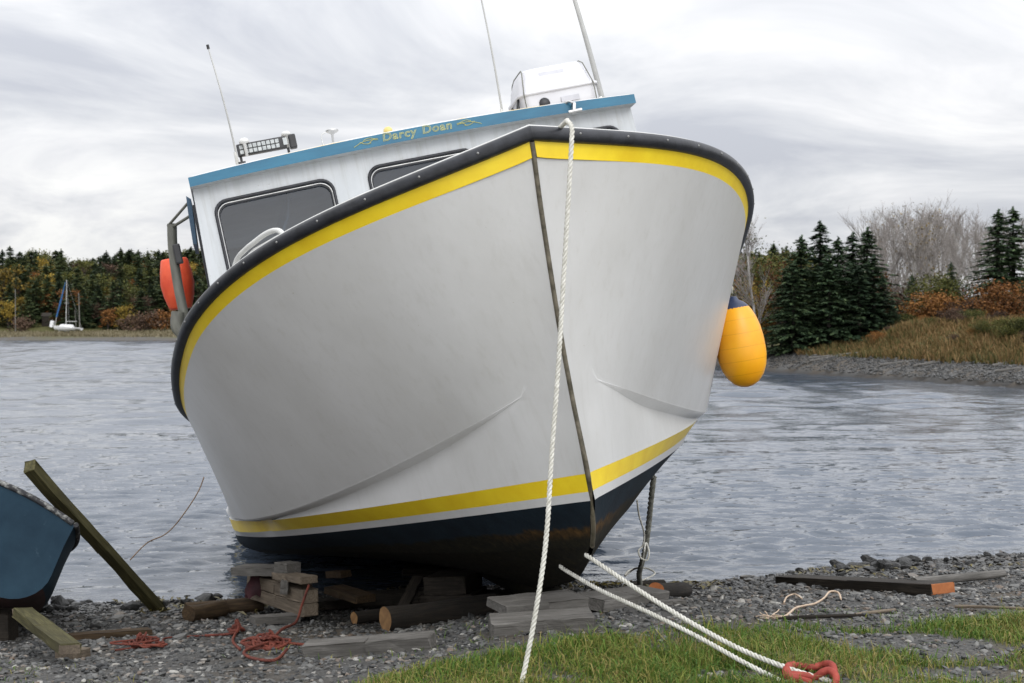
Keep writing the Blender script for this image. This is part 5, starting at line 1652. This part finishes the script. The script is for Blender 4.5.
    for dep, ri in rows:
        for px in np.arange(-30, 235, 7.5 if ri > 3 else 9.5):
            px = px + g.uniform(-5, 5); d = dep + g.uniform(-4, 5); p = place(px, d)
            u = g.random()
            if (ri == 6 and u < .58) or (ri == 5 and u < .35):
                yt = skyline(px) + g.uniform(2, 9); h = CZ + (YH - yt) / F * d - p.z
                put(fl[int(g.integers(0, 2))], 7, p, h, g.uniform(.9, 1.3), 'olive green tree on the skyline of the wooded hillside across the water', 'tree', 'olive trees of the far skyline', M['olive'])
            elif ri >= 5 or (ri == 4 and u < .6):
                yt = skyline(px) + g.uniform(-1, 9); h = CZ + (YH - yt) / F * d - p.z
                put(fs[int(g.integers(0, 3))], 9, p, h, g.uniform(1.5, 2.5), 'dark spruce on the skyline of the wooded hillside across the water', 'tree', 'spruces on the far hillside skyline')
            elif u < .62:
                put(fs[int(g.integers(0, 3))], 9, p, g.uniform(6.5, 10.5), g.uniform(1.3, 1.8), 'dark spruce within the wooded hillside across the water', 'tree', 'spruces within the far hillside')
            elif u < .78:
                put(fl[int(g.integers(0, 2))], 7, p, g.uniform(5, 8.5), g.uniform(.8, 1.1), 'olive green tree within the wooded hillside across the water', 'tree', 'olive trees of the far hillside')
            elif u < .87:
                put(fl[int(g.integers(0, 2))], 7, p, g.uniform(4.5, 7.5), g.uniform(.7, 1.0), 'yellow autumn tree within the wooded hillside across the water', 'tree', 'yellow trees of the far hillside', M['yellow_l'])
            elif u < .945:
                put(fl[int(g.integers(0, 2))], 7, p, g.uniform(4.5, 7), g.uniform(.7, 1.0), 'orange autumn tree within the wooded hillside across the water', 'tree', 'orange trees of the far hillside', M['orange_l'])
            else:
                put(fl[int(g.integers(0, 2))], 7, p, g.uniform(4.5, 7), g.uniform(.8, 1.1), 'brown thinning tree within the wooded hillside across the water', 'tree', 'brown trees of the far hillside', M['brown_l'])
    for px, d, yt, mat, lab in ((4, 281, 268, 'yellow_l', 'large yellow tree at the left edge of the wooded far shore'), (8, 272, 302, 'yellow_l', 'low yellow tree at the left edge near the far waterline'), (43, 290, 276, 'yellow_l', 'golden tree above and left of the far sailboat'),
                                (70, 280, 290, 'orange_l', 'rust tree just right of the tall mast of the far sailboat'), (108, 272, 309, 'orange_l', 'rust brown bushy tree right of the far sailboat'), (124, 272, 306, 'yellow_l', 'small golden tree right of the rust brown bushy one'), (148, 268, 312, 'brown_l', 'broad brown shrub beside the hull on the far shore'), (163, 269, 311, 'orange_l', 'rusty shrub on the far shore seen below the red float'), (132, 268, 316, 'brown_l', 'purple brown shrub left of the broad brown one on the far shore'), (12, 283, 288, 'brown_l', 'purple brown tree left of the white pole on the far shore')):
        p = place(px, d); h = CZ + (YH - yt) / F * d - p.z
        src, h0 = (fb, 3) if 'shrub' in lab else (fl[0], 7)
        copy_thing(src, p, (h / h0 * 1.05, h / h0 * 1.05, h / h0), g.random() * 6, lab, 'bush' if 'shrub' in lab else 'tree', None, M[mat])
    # wood behind the right shore and the hidden middle of the bay
    for i in range(46):
        px = g.uniform(725, 872) if i < 30 else g.uniform(860, 1060); d = g.uniform(88, 108) if i < 30 else g.uniform(114, 130); p = place(px, d)
        yt = np.interp(px, [725, 760, 800, 830, 872, 1060], [244, 247, 243, 250, 256, 262]) + g.uniform(-2, 14) + (0 if i < 30 else 12)
        h = CZ + (YH - yt) / F * d - p.z
        u = g.random()
        if u < .62: put(fs[int(g.integers(0, 3))], 9, p, h, g.uniform(1.3, 1.8), 'dark spruce of the wood behind the right shore', 'tree', 'spruces of the wood behind the right shore')
        else: put(fl[int(g.integers(0, 2))], 7, p, h * .9, g.uniform(.9, 1.1), 'olive tree of the wood behind the right shore', 'tree', 'olive trees of the wood behind the right shore', M['olive'])
    for i in range(150):
        az = g.uniform(-8.5, 8.5) if i < 80 else (g.uniform(-58, -24) if i < 115 else g.uniform(25, 60)); r = float(np.interp(az, AZ, RS)) + g.uniform(14, 50); x, y = r * math.sin(math.radians(az)), r * math.cos(math.radians(az))
        copy_thing(fs[int(g.integers(0, 3))], (x, y, gz(x, y) - .1), (1, 1, g.uniform(.8, 1.2)), g.random() * 6, 'dark spruce on the shore beyond what the photo shows of the bay', 'tree', 'spruces on the rest of the bay shore')
    if fb.name not in firsts and 'label' not in fb:
        fb.location = place(20, 268); tag(fb, 'low brown shrub near the far waterline left of the sailboat', 'bush')
    for i in range(22):
        px = g.uniform(872, 1040); d = g.uniform(80, 96); p = place(px, d); yt = g.uniform(283, 300); h = CZ + (YH - yt) / F * d - p.z
        copy_thing(fb, p, (h / 3 * 1.0, h / 3 * 1.0, h / 3), g.random() * 6, 'brown leafless thicket shrub under the bare trees on the right', 'bush', 'thicket under the bare trees', M['brown_l'] if i % 3 else M['olive'])
    for i in range(30):
        A = math.radians(g.uniform(14.6, 23)); r_ = float(np.interp(math.degrees(A), AZ, RS)) + g.uniform(8.5, 17); x, y = r_ * math.sin(A), r_ * math.cos(A); h = g.uniform(.35, .9)
        copy_thing(ol2, (x, y, gz(x, y) - .05), (h / 2.6 * 1.3, h / 2.6 * 1.3, h / 2.6), g.random() * 6, 'small weedy bush in the long grass of the right bank', 'bush', 'small bushes on the right bank', (M['brown_l'], M['olive'], M['orange_l'], M['olive'])[i % 4])
    spruce(1, 893, 71, 300, 'low young spruce at the bank foot right of the spruce group', None, 1.8)
    # rough grass of the right bank
    n = 42000; A = g.uniform(11.5, 24, n); E_ = g.uniform(3.9, 24, n); R = np.interp(A, AZ, RS) + E_
    X, Y = R * np.sin(np.radians(A)), R * np.cos(np.radians(A))
    k = wob(X, Y, .8, 3) > -.9; X, Y = X[k], Y[k]; n = len(X)
    hgt = g.uniform(.12, .42, n) * (1 + .5 * wob(X, Y, .9, 5)); a = g.random(n) * 6.28; ln = g.normal(0, .18, (n, 2))
    base = np.stack([X, Y, height(X, Y) - .03], 1); sd = np.stack([np.cos(a), np.sin(a), 0 * a], 1) * .035
    tip = base + np.stack([ln[:, 0] * hgt * 2, ln[:, 1] * hgt * 2, hgt], 1)
    V = np.stack([base - sd, base + sd, tip + sd * .2, tip - sd * .2], 1).reshape(-1, 3)
    tag(np_mesh('bank_grass', V, np.arange(4 * n).reshape(-1, 4), M['bank_grass']), 'long dry autumn grass on the bank of the right shore', 'grass', kind='stuff')
    n = 16000; A = g.uniform(-24, -7, n); E_ = g.uniform(6.5, 22, n); R = np.interp(A, AZ, RS) + E_
    X, Y = R * np.sin(np.radians(A)), R * np.cos(np.radians(A)); hgt = g.uniform(.2, .6, n); a = g.random(n) * 6.28
    base = np.stack([X, Y, height(X, Y) - .03], 1); sd = np.stack([np.cos(a), np.sin(a), 0 * a], 1) * .12
    tip = base + np.stack([g.normal(0, .1, n), g.normal(0, .1, n), hgt], 1)
    V = np.stack([base - sd, base + sd, tip + sd * .2, tip - sd * .2], 1).reshape(-1, 3)
    tag(np_mesh('shore_grass', V, np.arange(4 * n).reshape(-1, 4), M['pale_grass']), 'pale dry grass along the far left shore', 'grass', kind='stuff')
    # stones of the right beach
    V0, F0 = ico_sphere(1); nv = len(V0); n = 9000
    A = g.uniform(6, 25, n); E_ = g.uniform(-.3, 5.4, n); R = np.interp(A, AZ, RS) + E_; X, Y = R * np.sin(np.radians(A)), R * np.cos(np.radians(A))
    s = .03 + .10 * g.random(n) ** 3 * (0.3 + .7 * (E_ > 4)); sc = np.stack([s * 1.3, s, s * .55], 1)
    P = np.einsum('nij,nvj->nvi', rot_mats(n, g, .3), V0[None] * (1 + g.uniform(-.2, .2, (n, nv, 1))) * sc[:, None, :]); P += np.stack([X, Y, height(X, Y) + s * .2], 1)[:, None]
    tag(np_mesh('far_gravel', P.reshape(-1, 3), (F0[None] + (np.arange(n) * nv)[:, None, None]).reshape(-1, 3), M['stones'], attr=('wet_shade', np.repeat(np.clip(1.4 - E_ / 9, 0, 1), nv))), 'grey stones of the beach on the right shore', 'gravel', kind='stuff')
    for i in range(7):
        A = math.radians(g.uniform(9, 21)); R = float(np.interp(math.degrees(A), AZ, RS)) + g.uniform(3, 5.2); x, y = R * math.sin(A), R * math.cos(A); a = g.uniform(-.5, .5); l = g.uniform(.5, 1.4)
        log('driftwood_log', 'pale driftwood log lying on the beach of the right shore', (x - l * math.cos(a), y - l * math.sin(a), gz(x - l * math.cos(a), y - l * math.sin(a)) + .06), (x + l * math.cos(a), y + l * math.sin(a), gz(x + l * math.cos(a), y + l * math.sin(a)) + .06), .07, M['wood_grey'], M['wood_grey'], 'log')['group'] = 'driftwood logs on the right shore'


make_trees()


# ----------------------------------------------------------------------------- the laid up sailboat and its neighbours on the far shore
def far(px, py, d=266): return at(px, py, d)


def make_sailboat():
    d = 266; u = d / F                                     # metres per pixel there
    o = Vector(far(67, 332, d)); root = empty('sailboat', loc=o); tag(root, 'small white sailboat with furled blue sail laid up on the far shore', 'sailboat')
    def P(px, py, dy=0): return Vector(((px - 67) * u, dy, -(py - 332) * u))
    mb = MB(); rows = []
    for t in np.linspace(0, 1, 14):
        px = 53.5 + 28 * t; w = .95 * (math.sin(math.pi * (0.04 + .80 * t) * .62 + .02)) ** .75; zt = 325.5 + 2.6 * t; zb = 328.6 + 2.4 * math.sin(math.pi * min(.15 + t * .75, 1)) if t < .95 else 330.6
        c = P(px, zt); b = P(px + (1.4 if t < .3 else 0) * (1 - t * 3), zb)
        rows.append([(c.x, -w, c.z), (c.x + .02, -w * .92, (c.z * .5 + b.z * .5)), (b.x, -w * .45, b.z), (b.x, w * .45, b.z), (c.x + .02, w * .92, (c.z * .5 + b.z * .5)), (c.x, w, c.z)])
    mb.grid(rows, 0); mb.grid([[r[0] for r in rows], [r[-1] for r in rows]], 0); mb.add(rows[-1], [tuple(range(6))], 0, False)
    mb.build('hull', M['sail_white'], root)
    mb = MB(); a, b = P(59, 326.5), P(74, 328)
    mb.add([(a.x, -.6, a.z), (b.x, -.6, b.z), (b.x - .3, -.5, b.z + .65), (a.x + .6, -.5, a.z + .45), (a.x, .6, a.z), (b.x, .6, b.z), (b.x - .3, .5, b.z + .65), (a.x + .6, .5, a.z + .45)], [(0, 1, 2, 3), (4, 7, 6, 5), (3, 2, 6, 7), (0, 3, 7, 4), (1, 5, 6, 2)], 0, False)
    mb.build('cabin', M['sail_white'], root)
    mb = MB(); mb.tube([P(66, 327), P(66.6, 280)], [.09, .07], 8); mb.tube([P(63.5, 303), P(69, 303)], .03, 5)
    mb.tube([P(66.6, 280), P(81.5, 327)], .012, 4); mb.tube([P(66.6, 280), P(71, 327, -.8)], .012, 4)
    mb.build('mast', M['spar'], root)
    mb = MB(); mb.tube([P(65.5, 282), P(61, 300), P(56.5, 317)], [.06, .16, .14], 8); mb.build('furled_sail', M['sail_blue'], root)
    mb = MB(); mb.tube([P(56.5, 317), P(55, 326)], .05, 6); mb.build('forestay', M['spar'], root); mb = MB(); mb.tube([P(66, 321.5), P(77, 321.5)], .07, 6); mb.build('boom', M['spar'], root)
    mb = MB(); a = P(66.5, 333)
    mb.box((a.x, 0, (332 - 332.7) * u + .15), (.9, .14, 1.0), 0); mb.build('keel', M['sail_blue'], root)
    mb = MB(); mb.box(P(52, 324), (.55, .9, 1.25), 0, Matrix.Rotation(.2, 3, 'Y'), bev=.05); mb.build('outboard', M['sail_white'], root)
    mb = MB()
    for px in (60, 75):
        for y in (-.8, .8): mb.tube([P(px, 330, y * .5), P(px, 335.5, y * 1.2)], .05, 5)
    mb.build('cradle', M['spar'], root)
    # other spars and small craft
    for px0, y0, px1, y1, r, lab in ((80, 334, 78.7, 293, .11, 'tall grey spar standing right of the far sailboat'), (76.5, 330, 74.8, 310, .06, 'short grey spar between the far sailboat mast and the taller spar'), (15.5, 322, 15.3, 289, .09, 'pale pole standing in front of the trees at far left')):
        a, b = far(px0, y0), far(px1, y1); mb = MB(); zg = gz(a.x, a.y) - .1
        mb.tube([Vector((0, 0, zg - a.z)), b - a], [r, r * .7], 7); mb.box((0, 0, zg - a.z + .1), (.4, .4, .25), 0)
        t = mb.build('spar', M['post_grey']); t.location = a; tag(t, lab, 'pole')
    def hullet(name, lab, cat, p0, p1, w, h, mat):
        a, b = far(*p0), far(*p1); mb = MB(); rows = []
        for t in np.linspace(0, 1, 9):
            c = (b - a) * t; k = math.sin(math.pi * (.06 + .88 * t)) ** .6
            rows.append([(c.x, math.cos(q) * w * k, c.z + math.sin(q) * h * k) for q in np.linspace(0, 2 * math.pi, 10, endpoint=False)])
        mb.grid(rows, 0, close=True); o_ = mb.build(name, mat); o_.location = a; tag(o_, lab, cat)
    hullet('dinghy', 'white upturned dinghy leaning below the far sailboat', 'dinghy', (63, 338), (74.5, 334), .55, .24, M['sail_white'])
    hullet('kayak', 'yellow green kayak lying right of the white dinghy on the far shore', 'kayak', (73, 337.2), (84, 336.5), .32, .20, M['kayak'])
    # low pole fence
    f = empty('pole_fence', loc=far(86, 338)); tag(f, 'low grey rail fence on the far shore right of the sailboat', 'fence'); l0 = Vector(f.location)
    for px in (86, 93, 100, 107, 115):
        a = far(px, 337.5) - l0; zg = gz(l0.x + a.x, l0.y + a.y) - l0.z - .1; mb = MB(); mb.tube([(a.x, 0, zg), (a.x, 0, far(px, 333).z - l0.z)], .09, 6); mb.build('post', M['post_grey'], f)
    mb = MB(); mb.tube([far(84, 334.3) - l0, far(118, 334) - l0], .05, 5); mb.build('rail', M['post_grey'], f)
    hs = far(47, 325, 276); mb = MB(); zg = gz(hs.x, hs.y)
    mb.box((0, 0, zg - hs.z + .8), (1.6, 1.4, 2.2), 0); mb.add([(-.95, -.8, zg - hs.z + 1.9), (.95, -.8, zg - hs.z + 1.9), (.95, .8, zg - hs.z + 1.9), (-.95, .8, zg - hs.z + 1.9), (-.95, 0, zg - hs.z + 2.6), (.95, 0, zg - hs.z + 2.6)], [(0, 1, 5, 4), (2, 3, 4, 5), (0, 4, 3), (1, 2, 5)], 0, False)
    o_ = mb.build('shed', M['wood_dark']); o_.location = hs; tag(o_, 'small weathered shed beside the bow of the far sailboat', 'shed')


make_sailboat()


# ----------------------------------------------------------------------------- sky, sun, camera
SUN_EL, SUN_AZ = math.radians(35), math.radians(158)       # azimuth from the view direction, to the right
w = bpy.data.worlds.new('World'); scene.world = w; w.use_nodes = True
nt = w.node_tree; bg = nt.nodes['Background']
sky = nt.nodes.new('ShaderNodeTexSky'); sky.sky_type = 'NISHITA'; sky.sun_disc = False; sky.sun_elevation = SUN_EL; sky.sun_rotation = SUN_AZ
tc = nt.nodes.new('ShaderNodeTexCoord'); sx = nt.nodes.new('ShaderNodeSeparateXYZ'); nt.links.new(tc.outputs['Generated'], sx.inputs[0])
def mth(op, a, b=None, c=None):
    n = nt.nodes.new('ShaderNodeMath'); n.operation = op
    for i, v in enumerate((a, b, c)):
        if v is None: continue
        if isinstance(v, (int, float)): n.inputs[i].default_value = v
        else: nt.links.new(v, n.inputs[i])
    return n.outputs[0]
zz = mth('ADD', mth('MAXIMUM', sx.outputs['Z'], 0.0), 0.13)       # a flat cloud deck seen in perspective
cx = mth('DIVIDE', sx.outputs['X'], zz); cy = mth('DIVIDE', sx.outputs['Y'], zz)
cv = nt.nodes.new('ShaderNodeCombineXYZ'); nt.links.new(cx, cv.inputs[0]); nt.links.new(cy, cv.inputs[1])
mp = nt.nodes.new('ShaderNodeMapping'); mp.inputs['Scale'].default_value = (0.75, 0.75, 1); mp.inputs['Rotation'].default_value = (0, 0, .35); mp.inputs['Location'].default_value = (12.2, 8.8, 0)
nt.links.new(cv.outputs[0], mp.inputs[0])
nz = nt.nodes.new('ShaderNodeTexNoise'); nz.inputs['Scale'].default_value = 1.15; nz.inputs['Detail'].default_value = 6; nz.inputs['Roughness'].default_value = .58; nz.inputs['Distortion'].default_value = .8
nt.links.new(mp.outputs[0], nz.inputs['Vector'])
cl = nt.nodes.new('ShaderNodeValToRGB'); e = cl.color_ramp.elements
while len(e) < 4: e.new(.5)
for i, (p_, c_) in enumerate(((.32, (5.3, 5.5, 6.05)), (.45, (6.75, 6.9, 7.25)), (.55, (8.1, 8.15, 8.35)), (.66, (9.5, 9.5, 9.4)))):
    e[i].position = p_; e[i].color = (c_[0] / 10, c_[1] / 10, c_[2] / 10, 1)
nt.links.new(nz.outputs['Fac'], cl.inputs['Fac'])
sc_ = nt.nodes.new('ShaderNodeMix'); sc_.data_type = 'RGBA'; sc_.blend_type = 'MULTIPLY'; sc_.inputs[0].default_value = 1
nt.links.new(cl.outputs[0], sc_.inputs[6])
# an overcast sky is brighter overhead than along the horizon
el = mth('MULTIPLY_ADD', mth('MAXIMUM', sx.outputs['Z'], 0.0), 19.0, 9.0)
sd = (math.sin(SUN_AZ) * math.cos(SUN_EL), math.cos(SUN_AZ) * math.cos(SUN_EL), math.sin(SUN_EL))
dt = mth('ADD', mth('MULTIPLY', sx.outputs['X'], sd[0]), mth('ADD', mth('MULTIPLY', sx.outputs['Y'], sd[1]), mth('MULTIPLY', sx.outputs['Z'], sd[2])))
el = mth('ADD', el, mth('MULTIPLY', mth('POWER', mth('MAXIMUM', dt, 0.0), 1.6), 15.0))       # veiled sun behind the camera
cc = nt.nodes.new('ShaderNodeCombineXYZ')
for k in range(3): nt.links.new(el, cc.inputs[k])
nt.links.new(cc.outputs[0], sc_.inputs[7])
mx = nt.nodes.new('ShaderNodeMix'); mx.data_type = 'RGBA'; mx.inputs[0].default_value = 0.97
nt.links.new(sky.outputs[0], mx.inputs[6]); nt.links.new(sc_.outputs[2], mx.inputs[7])
nt.links.new(mx.outputs[2], bg.inputs['Color']); bg.inputs['Strength'].default_value = 0.10

sl = bpy.data.lights.new('sun', 'SUN'); sl.energy = 0.75; sl.angle = math.radians(25); sl.color = (1.0, .97, .92)
so = bpy.data.objects.new('sun', sl); COL.objects.link(so)
dv = Vector((math.sin(SUN_AZ) * math.cos(SUN_EL), math.cos(SUN_AZ) * math.cos(SUN_EL), math.sin(SUN_EL)))
so.rotation_euler = dv.to_track_quat('Z', 'Y').to_euler(); so.location = dv * 50

cd = bpy.data.cameras.new('camera'); cam = bpy.data.objects.new('camera', cd); COL.objects.link(cam)
cam.location = (0, 0, CZ); cam.rotation_euler = (math.pi / 2, 0, 0)
cd.sensor_width = 36; cd.lens = F / 1024 * 36; cd.shift_y = (YH - 341.5) / 1024
cd.clip_start = 0.1; cd.clip_end = 6000
cd.dof.use_dof = True; cd.dof.focus_distance = 7.5; cd.dof.aperture_fstop = 6.3
scene.camera = cam
scene.view_settings.view_transform = 'Standard'; scene.view_settings.look = 'None'; scene.view_settings.exposure = 0.0; scene.view_settings.gamma = 1
scene.cycles.max_bounces = 8; scene.cycles.transparent_max_bounces = 12; scene.cycles.caustics_reflective = False; scene.cycles.caustics_refractive = False
scene.cycles.use_denoising = True
